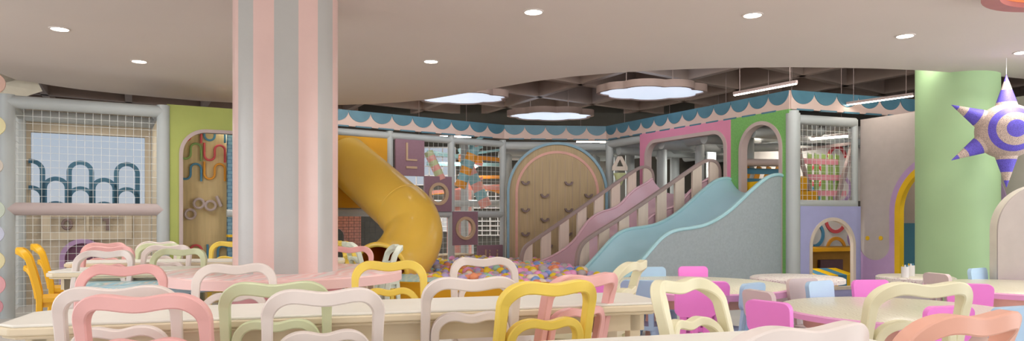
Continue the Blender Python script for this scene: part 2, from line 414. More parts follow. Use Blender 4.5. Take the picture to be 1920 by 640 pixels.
mb.build('arch_band', M_navy, fz, smooth=0)
# number boards and arch hatch on the wood panel
pn = PA.thing('number_board', 'beige wooden board with raised grey 0 and 1, behind the net', 'wall panel', w_=bw-.05)
ub0, ub1 = hb(94, 0)[0], hb(232, 0)[0]; zb0, zb1 = hb(160, 436)[1], hb(160, 407)[1]; um = (ub0+ub1)/2
MB().prism([(ub0-.1, zb0-.1), (ub1+.1, zb0-.1), (ub1+.1, zb1+.05), (ub0-.1, zb1+.05)], 0, .04,
           [[(ub0, zb0), (um-.015, zb0), (um-.015, zb1), (ub0, zb1)], [(um+.015, zb0), (ub1, zb0), (ub1, zb1), (um+.015, zb1)]]).build('board', M_woodbeige, pn, smooth=0)
uc, zc = hb(126, 421); MB().tube([(uc+.05*cos(2*pi*i/20), .02, zc+.062*sin(2*pi*i/20)) for i in range(20)], .022, 8, closed=True).build('zero', M_hold, pn)
uc, zc = hb(202, 421); MB().bar((uc, .02, zc-.085), (uc, .02, zc+.085), .045, .04).bar((uc-.06, .02, zc+.065), (uc, .02, zc+.065), .04, .035, up=(0,1,0)).build('one', M_hold, pn, smooth=0)
uh0, uh1 = hb(112, 0)[0], hb(196, 0)[0]; zh1 = hb(155, 448)[1]
ht = PA.thing('arch_hatch', 'mauve framed arched crawl hatch in the beige panel', 'hatch', w_=bw-.05, u=uh0)
W_ = uh1-uh0; o_ = arch(0, W_, 0, zh1); i_ = arch(.06, W_-.06, 0, zh1-.06)
MB().prism(o_[1:]+[o_[0]]+(i_[1:]+[i_[0]])[::-1], -.02, .04).build('arch_frame', M_purple2, ht)
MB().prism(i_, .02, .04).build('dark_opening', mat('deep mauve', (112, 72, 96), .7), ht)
tag(MB().box((u_r-.02, -1.3, 0), (u_r+.03, -.02, 2.4)).build('trim_2', M_tedge, smooth=0), kind='structure')
o = bpy.data.objects['trim_2']; o.location = PA.loc(0, bw, 0); o.rotation_euler = (0, 0, PA.a)

# ------------------------------------------------------------ olive green panel with the rounded opening (plane A, right)
g0 = PA.hit(313, 0)[0]; g1 = PA.hit(560, 0)[0]; ga0, zga = PA.hit(343, 247); ztg = 2.60
gp = PA.thing('green_panel', 'olive green panel with rounded opening, left of the striped column', 'wall panel')
op = rrect(ga0, g1-.25, .02, zga, .28); MB().prism([(g0, 0), (g1, 0), (g1, ztg), (g0, ztg)], 0, .06, [op]).build('panel', M_greenL, gp)
MB().prism(offs(op, .045), -.02, .08, [op]).build('opening_trim', M_trimg, gp)
# wood board with coloured loops
wd = .45; wb = PA.thing('loop_board', 'pale wood play board with coloured loop tracks in the green opening', 'play board', w_=wd)
def hw_(x, y): return PA.hit(x, y, wd)
u0_, u1_ = PA.hit(325, 0, wd)[0], hw_(426, 0)[0]
MB().box((u0_, 0, 0), (u1_, .04, 2.55)).build('board', M_wood, wb, smooth=0)
def loopS(x, y, sc, m, flip=False, half=False):
    u, z = hw_(x, y); r = .065*sc; P = []
    h = .13*sc
    if half:
        P = [(u-r, -.03, z-h)]+[(u-r*cos(pi*i/10), -.03, z+r*sin(pi*i/10)) for i in range(11)]+[(u+r, -.03, z-h)]
    else:   # U then n
        P = [(u-2*r, -.03, z+h)]+[(u-r-r*cos(pi*i/10), -.03, z-h*.3-r*sin(pi*i/10)) for i in range(11)]+[(u+r-r*cos(pi*i/10), -.03, z+h*.3+r*sin(pi*i/10)) for i in range(11)]+[(u+2*r, -.03, z-h)]
    MB().ribbon(P, .028, .025).build('loop_track', m, wb)
for (x, y, m) in ((357, 284, M_grn), (402, 287, M_red), (357, 322, M_blue), (402, 322, M_orange), (402, 250, M_blue), (357, 250, M_red)): loopS(x, y, 1, m)
loopS(367, 470, 1.1, M_red, half=True); loopS(408, 476, 1.0, M_blue)
for (x, y) in ((356, 402), (372, 382), (394, 386)):
    u, z = hw_(x, y); MB().tube([(u+.062*cos(2*pi*i/24), -.05, z+.062*sin(2*pi*i/24)) for i in range(24)], .018, 8, closed=True).build('ring', M_trimg, wb)
u, z = hw_(409, 378); MB().tube([(u-.03, -.06, z+.07), (u+.03, -.06, z-.07)], .022, 10).build('handle', M_trimg, wb)
bp = PA.thing('blue_pillar', 'blue quilted pillar beside the loop board', 'pillar', w_=.3, u=PA.hit(434, 0, .3)[0])
MB().box((-.05, 0, 0), (.05, .1, 2.5)).build('pad', M_bbrick, bp, smooth=0, bevel=.015)
pw = PA.thing('brick_pad_wall', 'pink brick-patterned padded wall behind the striped column', 'wall panel', w_=.42, u=PA.hit(442, 0, .42)[0])
MB().box((0, 0, 0), (1.0, .08, 2.55)).build('pad', M_brick, pw, smooth=0)
hr = PA.thing('grey_rail', 'short grey foam rail ending left of the striped column', 'rail', w_=.1, z=1.22)
MB().tube([(PA.hit(425, 0, .1)[0], 0, 0), (g1-.2, 0, 0)], .05, 14).build('foam_sleeve', M_tube, hr)
ys = PA.thing('yellow_shelf', 'small bright yellow shelf left of the striped column', 'shelf', w_=.12)
a = PA.hit(428, 441, .1); b_ = a[0]+.4
MB().box((a[0], 0, a[1]-.03), (b_, .2, a[1])).box((a[0], 0, a[1]-.12), (b_, .2, a[1]-.09)).build('boards', M_yel, ys, smooth=0)
# pastel disc garland and faceted star at the far left margin
gd = PA.thing('disc_post', 'slim wooden post strung with pastel discs at far left edge', 'decoration', u=PA.hit(0, 300, -.35)[0]-.06, w_=-.35)
MB().box((-.02, .0, 0), (.02, .05, 2.4)).build('post', M_tedge, gd, smooth=0)
for y, r, c in ((158, 20, (214, 176, 160)), (237, 20, (228, 218, 170)), (312, 16, (206, 196, 184)), (394, 19, (196, 206, 190)), (439, 18, (196, 200, 220)), (489, 19, (232, 222, 176)), (534, 20, (230, 170, 176)), (575, 16, (214, 150, 160))):
    z = PA.hit(2, y, -.35)[1]; rr = r*7.7/F
    P = [(rr*cos(2*pi*i/28), z+rr*sin(2*pi*i/28)) for i in range(28)]
    MB().prism(P, -.05, -.01).build('disc', mat('disc_%d' % y, c, .5), gd, bevel=.006)
st = thing('faceted_star', 'cream faceted paper star high in the far left corner', 'decoration', at(30, 140, 9.4))
P = [(-.28, .26), (-.02, -.0), (.25, -.02), (.35, -.22), (.1, -.3), (.0, -.5), (-.2, -.36), (-.5, -.42), (-.38, -.12), (-.55, .05), (-.3, .02)]
cxs = sum(p[0] for p in P)/len(P); czs = sum(p[1] for p in P)/len(P)
vs = [(x, 0, z) for x, z in P]+[(cxs, -.12, czs), (cxs, .12, czs)]; n = len(P)
MB().add(vs, [(i, (i+1) % n, n) for i in range(n)]+[((i+1) % n, i, n+1) for i in range(n)]).build('star_body', mat('star cream', (232, 222, 200), .6), st, smooth=0)

# ------------------------------------------------------------ valances
def valance(name, label, fr, u0, u1, spacing, ph=0.0, z0=2.72, z1=2.99, y=-.02, rz=.19):
    t = fr.thing(name, label, 'valance', 'scalloped valance around the play structure')
    MB().box((u0, y, z0), (u1, y+.05, z1)).build('band', M_valp, t, smooth=0)
    mb = MB(); n = int(round((u1-u0)/spacing)); s = (u1-u0)/n if not ph else spacing; c = u0+s/2
    while c < u1+s*.4:
        P = [(c+s*.5*cos(a), z1-rz*sin(a)) for a in [pi*i/16 for i in range(17)]]
        P = [(min(max(x, u0), u1), z) for x, z in P]
        mb.prism(P, y-.012, y+.001); c += s
    mb.build('scallops', M_valb, t)
    mb = MB(); c = u0+.1
    while c < u1-.2: mb.box((c, y-.012, z0-.012), (c+s*.72, y+.03, z0+.012)); c += s*1.04
    mb.build('hem_tabs', M_valb, t, smooth=0); return t
valance('scalloped_valance', 'scalloped teal and blush valance above the yellow tube slide', PC, -.6, PC.L, .425)
valance('scalloped_valance', 'short scalloped valance above the wooden climbing wall', PD, 0, PD.L, .45)
valance('scalloped_valance', 'scalloped valance above the pink and green slide openings', PE, 0, PE.L, .377)
valance('scalloped_valance', 'scalloped valance above the netted corner cage', PF, 0, 2.9, .40)

# ------------------------------------------------------------ frame C (tube slide side)
def fr_rails(fr, t, posts, rails, r=.065):
    for (u, z0, z1) in posts: tube_part(t, (u, .06, z0), (u, .06, z1), r, name='post')
    for (u0, u1, z) in rails: tube_part(t, (u0, .06, z), (u1, .06, z), r, name='rail')
tC = PC.thing('foam_tube_scaffold', 'grey tube frame with nets behind the yellow tube slide', 'play frame')
uc = lambda x: PC.hit(x, 0)[0]
zmC = 1.25
fr_rails(PC, tC, [(uc(733), 0, 2.7), (uc(849), 0, 2.7), (uc(946), 0, 2.7), (uc(640)-.6, 0, 2.7)], [(uc(640)-.6, uc(946), 2.62), (uc(640)-.6, uc(745), zmC), (uc(800), uc(946), zmC-.02)])
net(tC, uc(797), uc(842), .3, 2.56, y=.05, st=.1); net(tC, uc(856), uc(940), .3, 2.56, y=.05, st=.1, m=M_net)
net(tC, uc(636), uc(727), .2, 1.2, y=.08, st=.1, m=M_netdark)
a = PC.hit(625, 254); b_ = PC.hit(729, 393)
solo(MB().box((a[0]-.5, .03, b_[1]+.02), (b_[0], .08, 2.56)).build('ochre_panel', M_ypanel, smooth=0), 'flat ochre yellow panel behind the top of the tube slide', 'wall panel')
o = bpy.data.objects['ochre_panel']; o.location = PC.loc(); o.rotation_euler = (0, 0, PC.a)
lb = PC.thing('brick_pad_wall', 'pink brick padded wall with small arch under the ochre panel', 'wall panel', w_=.5)
ah0, ah1 = PC.hit(616, 0, .5)[0], PC.hit(648, 0, .5)[0]
MB().prism([(ah0-.4, 0), (PC.hit(677, 0, .5)[0], 0), (PC.hit(677, 0, .5)[0], 1.2), (ah0-.4, 1.2)], 0, .08, [arch(ah0, ah1, .02, PC.hit(0, 425, .5)[1] if False else .98)]).build('pad', M_brick, lb, smooth=0)
def plate(label, x0, x1, y0, y1, w_=-.02):
    a = PC.hit(x0, y0, w_); b = PC.hit(x1, y1, w_); xm = (a[0]+b[0])/2
    zt_ = PC.hit((x0+x1)/2, y0, w_)[1]; zb_ = PC.hit((x0+x1)/2, y1, w_)[1]
    t = PC.thing('letter_plate', label, 'wall panel', 'mauve letter plates beside the tube slide', u=xm, w_=w_, z=zb_)
    return t, (b[0]-a[0])/2, zt_-zb_
t, hw2, h2 = plate('square mauve plate with raised cream L', 742, 796, 262, 330)
MB().box((-hw2, 0, 0), (hw2, .05, h2)).build('board', M_purp, t, smooth=0, bevel=.006)
MB().box((-.09, -.02, .27), (-.055, .001, h2-.06)).box((-.055, -.02, .27), (.13, .001, .30)).box((-.09, -.02, .13), (.13, .001, .17)).build('letter', M_cream, kids(t)[0], smooth=0)
for lbl, x0, x1, y0, y1, cx_, cy_, ro in (('mauve plate with round hole touching the lower right of the L plate', 797, 847, 331, 397, 822, 363, .155), ('mauve plate with round hole between the two netted bays, lowest ring', 849, 896, 397, 460, 871, 430, .165)):
    t, hw2, h2 = plate(lbl, x0, x1, y0, y1)
    cz = h2*.5; C_ = lambda r_: [(r_*cos(2*pi*i/32), cz+r_*sin(2*pi*i/32)*1.0) for i in range(32)]
    MB().prism([(-hw2, 0), (hw2, 0), (hw2, h2), (-hw2, h2)], 0, .05, [C_(ro)]).build('board', M_purp, t)
    MB().prism(C_(ro+.055), -.02, .06, [C_(ro)]).build('ring_trim', M_cream, kids(t)[0])
t, hw2, h2 = plate('low mauve plate with three raised cream bars beside the balls', 896, 943, 460, 500)
MB().box((-hw2, 0, 0), (hw2, .05, h2)).build('board', M_purp, t, smooth=0, bevel=.006)
for k, hh in ((-.12, .24), (-.03, .17), (.15, .17)):
    m_ = MB().box((k-.014, -.02, .09), (k+.014, .001, .09+hh))
    if hh < .2: m_.box((k-.014, -.02, .29), (k+.014, .001, .32))
    m_.build('bar', M_cream, [c for c in kids(t) if c.name.startswith('board')][0], smooth=0)

# interior rollers, web and ramp
def striped_roller(label, p, q, r, cols, n=6):
    t = thing('striped_roller', label, 'roller', (p[0], p[1], p[2])); P = Vector(p); Q = Vector(q)-P
    for i in range(n): MB().tube([Q*(i/n), Q*((i+1)/n)], r, 16).build('foam_segment', cols[i % len(cols)], t)
    return t
m_sp = mat('foam salmon', (222, 160, 150), .6); m_sg = mat('foam sage', (186, 194, 150), .6); m_sb = mat('foam sea blue', (132, 176, 184), .6)
striped_roller('pink and sage striped foam roller leaning behind the ringed plates', at(803, 285, 13.2), at(828, 338, 13.2), .085, [m_sg, m_sp])
striped_roller('amber and sea blue foam roller crossing high behind the net', at(890, 276, 13.9), at(862, 352, 13.9), .11, [m_sb, M_orange])
striped_roller('pink and sea blue foam roller ending low behind the net', at(872, 300, 14.6), at(912, 388, 14.6), .12, [m_sb, m_sp])
wt = thing('web_climber', 'web of amber and sea blue straps behind the tube frame', 'climbing web', (0, 15.2, 0))
random.seed(3)
for k in range(18):
    y0_ = 285+random.uniform(-5, 78); y1_ = y0_+random.uniform(-30, 30); x0_ = random.choice((800, 860)); P0 = at(x0_, y0_, 15.2+.04*k); P1 = at(random.choice((945, 905)), y1_, 15.2+.04*k)
    MB().bar((P0[0], P0[1]-15.2, P0[2]), (P1[0], P1[1]-15.2, P1[2]), .02, random.uniform(.05, .1)).build('strap', [M_orange, m_sb, m_sp][k % 3], wt, smooth=0)
dr = thing('foam_drum', 'salmon foam drum standing behind the net', 'foam block', (at(861, 380, 15.0)[0], 15.0, 0))
MB().lathe([(0, 0), (.26, 0), (.26, 1.75), (0, 1.75)], 24).build('drum', m_sp, dr)
rm = PC.thing('slatted_ramp', 'wooden slatted climbing ramp behind the balls', 'ramp', u=uc(860), w_=.35)
mb = MB()
for k in range(7): mb.box((-.35+k*.14, 0, .42), (-.27+k*.14, .6, .45))
mb.build('slats', M_tedge, rm, smooth=0)
MB().box((-.45, -.02, .36), (.75, .02, .44)).build('beam', M_cream, rm, smooth=0); MB().box((-.45, .58, .36), (.75, .62, .44)).build('beam', M_cream, rm, smooth=0)
for x in (-.4, .7): MB().box((x-.03, 0, 0), (x+.03, .6, .38)).build('support', M_cream, rm, smooth=0)

# interior post grid behind D and E
gi = thing('foam_tube_scaffold', 'grid of grey foam posts and beams inside the play structure', 'play frame', (0, 0, 0))
posts = [(1181, 15.2), (1116, 15.0), (1241, 14.0), (1265, 15.2), (1312, 13.0), (1333, 14.2), (1404, 11.6), (880, 15.8), (1150, 16.2), (1440, 13.5), (1380, 15.5)]
for x, d in posts: q = at(x, 300, d); tube_part(gi, (q[0], q[1], 0), (q[0], q[1], 2.75), .085 if d < 13.5 else .1, name='post')
q = at(800, 380, 14.7); p = at(944, 380, 14.7); tube_part(gi, (q[0], q[1], 1.46), (p[0], p[1], 1.46), .07, name='beam')
q = at(871, 300, 14.75); tube_part(gi, (q[0], q[1], 0), (q[0], q[1], 2.7), .08, name='post')
for k in range(6):
    w0 = .7+k*.8; p = PE.loc(-1.2, w0); q = PE.loc(PE.L-.15, w0)
    tube_part(gi, (p[0], p[1], 2.58), (q[0], q[1], 2.58), .1, name='beam')
for u in (0.2, 1.5, 2.6, 3.6):
    p = PE.loc(u, .15); q = PE.loc(u, 4.6); tube_part(gi, (p[0], p[1], 2.5), (q[0], q[1], 2.5), .09, name='cross_beam')
fr2 = PE.thing('foam_tube_scaffold', 'grey foam posts and top rail carrying the slide openings', 'play frame')
fr_rails(PE, fr2, [(.02, 0, 2.7), (PE.L, 0, 2.7)], [(0, PE.L, 2.64)], .08)
fd = PD.thing('foam_tube_scaffold', 'grey foam rails stacked behind the top of the climbing wall', 'play frame')
for w0_, z_, r_ in ((.1, 2.6, .075), (.7, 2.52, .085), (1.4, 2.5, .09)): tube_part(fd, (0, w0_, z_), (PD.L+.3, w0_, z_), r_, name='rail')
for u_ in (.15, 1.95): tube_part(fd, (u_, .7, 0), (u_, .7, 2.6), .08, name='post')
# cone toy
ct = thing('cone_toy', 'pale green cone hanging under a small cream triangle frame', 'toy', at(1162, 325, 13.9))
MB().lathe([(.03, -.22), (.12, 0), (.12, .02), (0, .02)], 20, c=(0, 0, -.02)).build('cone', mat('pale green cone', (206, 214, 160), .6), ct)
MB().prism([(-.15, .05), (.15, .05), (.15, .12), (.04, .33), (-.04, .33), (-.15, .12)], -.03, .03, [[(-.07, .13), (.07, .13), (0, .27)]]).build('triangle_frame', M_slat, ct, smooth=0)

# ------------------------------------------------------------ climbing wall (plane D)
a0_ = PD.hit(950, 0, -.12)[0]; a1_ = PD.hit(1139, 0, -.12)[0]; z1_ = PD.hit(1043, 267, -.12)[1]
cw = PD.thing('climbing_wall', 'arched birch climbing wall with pale blue edge and grey holds', 'climbing wall', u=(a0_+a1_)/2, w_=-.12)
hwc = (a1_-a0_)/2; o_ = arch(-hwc, hwc, 0, z1_, 32, 1.0)
MB().prism(o_, 0, .12).build('board', M_wood2, cw)
i_ = arch(-hwc+.05, hwc-.05, 0, z1_-.05, 32); MB().prism(o_[1:]+[o_[0]]+(i_[1:]+[i_[0]])[::-1], -.05, .02).build('blue_edge', mat('sky blue edge', (136, 172, 190), .5), cw)
a_ = arch(-hwc+.17, hwc-.17, 0, z1_-.17, 32); b2 = arch(-hwc+.22, hwc-.22, 0, z1_-.22, 32); MB().prism(a_[1:]+[a_[0]]+(b2[1:]+[b2[0]])[::-1], -.012, .01).build('pink_line', mat('rose line', (226, 172, 158), .5), cw)
mb = MB()
for k in range(-6, 7): mb.box((k*.15-.002, -.003, .1), (k*.15+.002, .01, z1_-.32-abs(k)*.03))
mb.build('board_seams', M_rail, cw, smooth=0)
hold = None
for (x, y) in ((985, 344), (1066, 345), (1021, 368), (1103, 368), (985, 395), (1066, 395), (1021, 413), (1096, 413), (985, 440), (1064, 440), (1028, 463), (1096, 455)):
    u, z = PD.hit(x, y, -.12); u -= (a0_+a1_)/2
    if hold is None:
        hold = MB().lathe([(.045, -.03), (.085, -.03), (.085, .03), (.045, .03), (.045, -.03)], 14, a0=pi, a1=2*pi).build('hold', M_hold, cw)
        for vtx in hold.data.vertices: c = vtx.co.copy(); vtx.co = (c.x, c.z-.04, c.y*.9+.04)
        h_ = hold
    else: h_ = hold.copy(); S.collection.objects.link(h_)
    h_.location = (u, 0, z)

# ------------------------------------------------------------ panels of plane E
e0 = PE.hit(1202, 0)[0]; e1 = PE.hit(1373, 0)[0]; ztE = 2.72
pp = PE.thing('pink_panel', 'pink portal panel with rounded opening above the mauve slide', 'wall panel')
oi0 = PE.hit(1212, 0)[0]; oi1 = PE.hit(1366, 0)[0]; ozt = PE.hit(1300, 249)[1]-.02
op = rrect(oi0, oi1, .02, ozt, .3)
MB().prism([(e0, 0), (e1, 0), (e1, ztE), (e0, ztE)], -.03, .05, [op]).build('panel', M_pinkp, pp)
MB().prism(op, -.05, .07, [offs(op, -.06)]).build('opening_trim', M_trimg, pp)
gq = PE.thing('green_panel', 'leaf green portal panel with arched opening above the blue slide', 'wall panel')
ai0, ai1 = PE.hit(1389, 0)[0], PE.hit(1470, 0)[0]; azt = PE.hit(1428, 228)[1]
op = arch(ai0, ai1, .02, azt, 24)
MB().prism([(e1, 0), (PE.L-.0, 0), (PE.L-.0, ztE), (e1, ztE)], -.03, .05, [op]).build('panel', M_greenR, gq)
MB().prism(op, -.05, .08, [offs(op, -.055)]).build('opening_trim', M_trimg, gq)

# ------------------------------------------------------------ slides
sd = PE                                                             # slide local frame: x = run s away from the panel, y across (+t), z up
def slide_frame(t0): return PE.loc(t0, 0, 0), PE.a-pi/2             # local x -> toward the hall, local y -> along +t
SL = lambda t0: Frame((PE.loc(t0)[0], PE.loc(t0)[1]), (PE.loc(t0)[0]-PE.n.x, PE.loc(t0)[1]-PE.n.y))
tn = PE.hit(1472, 0)[0]-.04; tf = tn-1.0
near = SL(tn)
prof = [near.hit(x, y) for x, y in ((1470,331),(1458,327),(1440,331),(1425,342),(1410,355),(1390,374),(1370,393),(1345,411),(1320,423),(1295,428),(1270,431),(1252,437),(1235,450),(1218,470),(1200,491),(1185,508),(1172,520))]
prof = [(max(0.0, s), z) for s, z in prof]
prof += [(prof[-1][0]+.22, .30), (prof[-1][0]+.45, .27)]
def smoothp(P, n=3):
    for _ in range(n):
        Q = [P[0]]
        for a, b in zip(P, P[1:]): Q += [(a[0]*.75+b[0]*.25, a[1]*.75+b[1]*.25), (a[0]*.25+b[0]*.75, a[1]*.25+b[1]*.75)]
        P = Q+[P[-1]]
    return P
def chute(label, name, prof, t0, width, ms, ml, mside, wallh=.22, flank=True, lipr=.03):
    loc, a = slide_frame(t0); t = thing(name, label, 'slide', loc, a)
    prof = smoothp(prof, 2); n = len(prof); m = 16; vs = []; mb = MB()
    for s, z in prof:
        for k in range(m+1):
            q = -1+2*k/m; dz = -wallh*(1-abs(q)**3.2)
            vs.append((s, q*width/2, z+dz))
        for k in range(m+1):
            q = 1-2*k/m; dz = -wallh*(1-abs(q)**3.2)
            vs.append((s, q*(width/2+.015), z+dz-.03))
    K = 2*(m+1); fs = [(i*K+k, i*K+(k+1) % K, (i+1)*K+(k+1) % K, (i+1)*K+k) for i in range(n-1) for k in range(K)]
    fs += [tuple(range(K)), tuple((n-1)*K+k for k in range(K))]
    mb.add(vs, fs); chu = mb.build('chute', ms, t, smooth=60)
    for sg in (-1, 1):
        MB().ribbon([(s, sg*(width/2+.01), z) for s, z in prof], lipr, .06, bev=.012).build('rim', ml, chu)
        if flank:
            P = [(s, z-.02) for s, z in prof]; P = [(prof[0][0], 0)]+P+[(prof[-1][0], 0)]
            MB().poly(P, [], lambda x, z, k, sg=sg: (x, sg*(width/2+(.02 if k else .0)), z)).build('flank', mside, t, smooth=0)
    return t
chute('powder blue wavy slide coming out of the green arch', 'wavy_slide', prof, (tn+tf)/2, 1.0, M_bslide, M_bslip, M_bside, wallh=.24, lipr=.045)
# mauve slide between the two balustrades
tb1 = PE.hit(1218, 0)[0]+.0; tb2 = PE.hit(1345, 0)[0]
far = SL(tb1+.1)
pprof = [(0, 2.0)]+[far.hit(x, y) for x, y in ((1252,336),(1235,337),(1215,343),(1195,353),(1180,366),(1165,384),(1150,392),(1130,397),(1110,408),(1095,427),(1082,448),(1060,468),(1035,482),(1010,493),(985,502))]
z0p = pprof[1][1]; pprof[0] = (max(0, pprof[1][0]-.4), z0p); pprof = [(s, z) for s, z in pprof if s >= 0]
chute('glossy mauve pink wavy slide between two slatted balustrades', 'wavy_slide', pprof, (tb1+tb2)/2, tb2-tb1-.16, M_pslide, mat('pale mauve rim', (226, 188, 200), .3), M_pslide, wallh=.30, flank=True, lipr=.03)
def balustrade(label, t0, pts):
    fr = SL(t0); loc, a = slide_frame(t0); t = thing('slatted_balustrade', label, 'balustrade', loc, a, 'slatted balustrades of the mauve slide')
    P = smoothp([fr.hit(x, y) for x, y in pts], 3)
    MB().ribbon([(s, 0, z) for s, z in P], .05, .07).build('handrail', M_rail, t)
    def zat(s):
        b = None
        for (s0, z0), (s1, z1) in zip(P, P[1:]):
            if s0 != s1 and min(s0, s1) <= s <= max(s0, s1):
                z = z0+(z1-z0)*(s-s0)/(s1-s0); b = z if b is None else max(b, z)
        return b
    smin = min(p[0] for p in P)+.02; smax = max(p[0] for p in P)-.03; n = 8; st_ = (smax-smin)/(n-.45)
    for k in range(n):
        a_ = smax-(k+1)*st_+st_*.48; b_ = smax-k*st_
        a_ = max(a_, smin+.01); q = [(a_+(b_-a_)*i/4) for i in range(5)]
        top = [(s, (zat(min(max(s, smin), smax)) or .5)) for s in q]
        zb = max(0.0, min(z for _, z in top)-1.15) if k > 2 else 0
        MB().prism([(a_, zb), (b_, zb)]+top[::-1], -.02, .02).build('slat', M_slat, t, smooth=0)
    return t
balustrade('slatted balustrade on the climbing wall side of the mauve slide', tb1, [(1224,352),(1224,330),(1220,318),(1209,312),(1196,316),(1170,333),(1100,383),(1040,425),(1000,452),(984,463),(978,478),(976,500),(976,520)])
balustrade('slatted balustrade between the mauve slide and blue slide', tb2, [(1348,345),(1349,320),(1344,306),(1333,300),(1318,303),(1290,322),(1230,364),(1160,412),(1110,442),(1092,456),(1084,472),(1081,495),(1080,520)])
# platform seen in the openings
pl = PE.thing('play_deck', 'raised grey foam deck behind the slide openings', 'deck', w_=.0, z=0)
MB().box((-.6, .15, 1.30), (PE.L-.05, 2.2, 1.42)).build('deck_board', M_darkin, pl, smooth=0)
yb = PE.thing('yellow_step', 'yellow padded block at the top of the blue slide', 'foam block', u=PE.hit(1396, 0)[0]-.1, w_=.12, z=1.42)
MB().box((0, 0, 0), (.6, .35, .30)).build('pad', M_yel, yb, smooth=0, bevel=.02)
def lattice(label, fr, u, w_, z, W, H, m1, m2, lean=0, n=5):
    t = fr.thing('woven_ramp', label, 'climbing ramp', u=u, w_=w_, z=z)
    for k in range(n):
        x = W*(k+.5)/n; MB().bar((x-.12, 0, 0), (x+.12, lean, H), .09, .015, up=(0,1,0)).build('strap', m1, t, smooth=0)
    for k in range(3):
        zz = H*(k+.5)/3; MB().bar((0, lean*(k+.5)/3-.02, zz), (W, lean*(k+.5)/3-.02, zz), .09, .015, up=(0,1,0)).build('strap', m2, t, smooth=0)
    return t
lattice('woven amber and blue strap ramp seen through the green arch', PF, .12, 1.2, 1.5, .95, .5, M_orange, M_blue, .1)
rl = PE.thing('mauve_rail', 'mauve padded rail seen through the green arch', 'rail', u=0, w_=.0, z=0)
rl.location = PF.loc(.05, 1.15, 2.04); rl.rotation_euler = (0, 0, PF.a)
MB().tube([(0, 0, 0), (1.1, 0, .02)], .06, 14).build('foam_sleeve', M_tubew, rl)

# ------------------------------------------------------------ corner cage (plane F) and lavender nook
c0 = PF.hit(1500, 0)[0]; c1 = PF.hit(1602, 0)[0]
cf = PF.thing('play_cage', 'grey foam-tube corner cage with white net over the lavender nook', 'play frame')
tube_part(cf, (.05, 0, 0), (.05, 0, 2.66), .1, name='post'); tube_part(cf, (c1+.0, 0, 1.3), (c1, 0, 2.62), .05, name='post')
tube_part(cf, (0, 0, 2.58), (c1, 0, 2.58), .07, name='top_rail'); tube_part(cf, (.05, 0, 1.36), (c1, 0, 1.36), .06, name='middle_rail')
tube_part(cf, (c1, 0, 2.56), (c1, 2.2, 2.56), .06, name='side_rail'); tube_part(cf, (.0, .8, 2.48), (c1-.05, .6, 2.52), .08, name='inner_rail'); tube_part(cf, (.0, 1.5, 2.3), (c1-.05, 1.3, 2.34), .07, name='inner_rail')
net(cf, .14, c1-.03, 1.4, 2.52, st=.085); 
iw = PF.thing('ring_wall', 'off-white inner wall with coloured rings behind the corner cage', 'wall panel', w_=1.9)
MB().box((.6, 0, 0), (3.4, .06, 2.45)).build('board', M_iwhite, iw, smooth=0)
def ringdeco(x, y, r, m, a0=0, a1=2*pi, w_=1.9):
    u, z = PF.hit(x, y, w_); n = 28; full = a1-a0 > 6.2
    P = [(u+r*cos(a0+(a1-a0)*i/n), z+r*sin(a0+(a1-a0)*i/n)) for i in range(n+(0 if full else 1))]
    Q = [(u+(r-.06)*cos(a0+(a1-a0)*i/n), z+(r-.06)*sin(a0+(a1-a0)*i/n)) for i in range(n+(0 if full else 1))]
    if full: MB().prism(P, -.02, .0, [Q]).build('ring', m, iw)
    else: MB().prism(P+Q[::-1], -.02, .0).build('ring', m, iw)
ringdeco(1569, 296, .22, M_red, 0, pi); ringdeco(1575, 355, .26, M_purple2); ringdeco(1530, 330, .2, M_red); ringdeco(1520, 372, .2, M_blue)
ringdeco(1566, 412, .25, M_red, pi*1.05, 2*pi-.3); ringdeco(1525, 440, .24, M_blue, -pi/2, pi/2*1.2); ringdeco(1567, 468, .23, M_orange, 0, pi); ringdeco(1604, 446, .2, M_purple2)
t = lattice('woven sage and pink strap ramp inside the corner cage', PF, PF.hit(1512, 0, .7)[0]+.1, .7, 1.42, .72, .78, M_grn, mat('strap pink', (226, 150, 160), .6), .25, 5)
MB().bar((-.25, 0, .8), (.02, 0, 0), .05, .05).build('beam', M_rail, t, smooth=0); MB().bar((.5, 0, 0), (.85, 0, .95), .06, .06).build('beam', M_rail, t, smooth=0)
MB().bar((-.25, 0, .8), (.85, 0, .95), .05, .05).build('beam', M_rail, t, smooth=0)
t = PF.thing('yellow_steps', 'two yellow padded steps in the corner cage', 'foam block', u=PF.hit(1500, 0, .25)[0], w_=.25, z=1.36)
MB().box((0, 0, 0), (.34, .5, .2)).build('lower_step', M_ypanel, t, smooth=0, bevel=.015); MB().box((0, .0, .2), (.14, .5, .42)).build('upper_step', M_ypanel, t, smooth=0, bevel=.015)
dk = PF.thing('play_deck', 'thin deck dividing the corner cage from the lavender nook', 'deck', z=1.28); MB().box((.05, .05, 0), (c1, 1.85, .06)).build('deck_board', M_iwhite, dk, smooth=0)
lv = PF.thing('lavender_panel', 'lavender front panel with tall arched opening', 'wall panel')
lw0, lw1 = PF.hit(1500, 0, -.04)[0], PF.hit(1613, 0, -.04)[0]; la0, la1 = PF.hit(1513, 0)[0], PF.hit(1599, 0)[0]; lzt = PF.hit(1556, 408)[1]
op = arch(la0, la1, .1, lzt, 24)
MB().prism([(lw0, 0), (lw1, 0), (lw1, 1.33), (lw0, 1.33)], -.05, -.01, [op]).build('panel', M_lav, lv)
MB().prism(op, -.06, .0, [offs(op, -.05)]).build('opening_trim', M_slat, lv)
nb = PF.thing('nook_bench', 'yellow bench with shelf top inside the lavender nook', 'bench', u=0, w_=.75)
MB().box((.1, 0, .62), (3.0, .5, .68)).build('bench_top', M_ypanel, nb, smooth=0); MB().box((.1, .45, .0), (3.0, .5, .62)).build('back_board', mat('ochre dark wood', (170, 120, 30), .6, .1), nb, smooth=0)
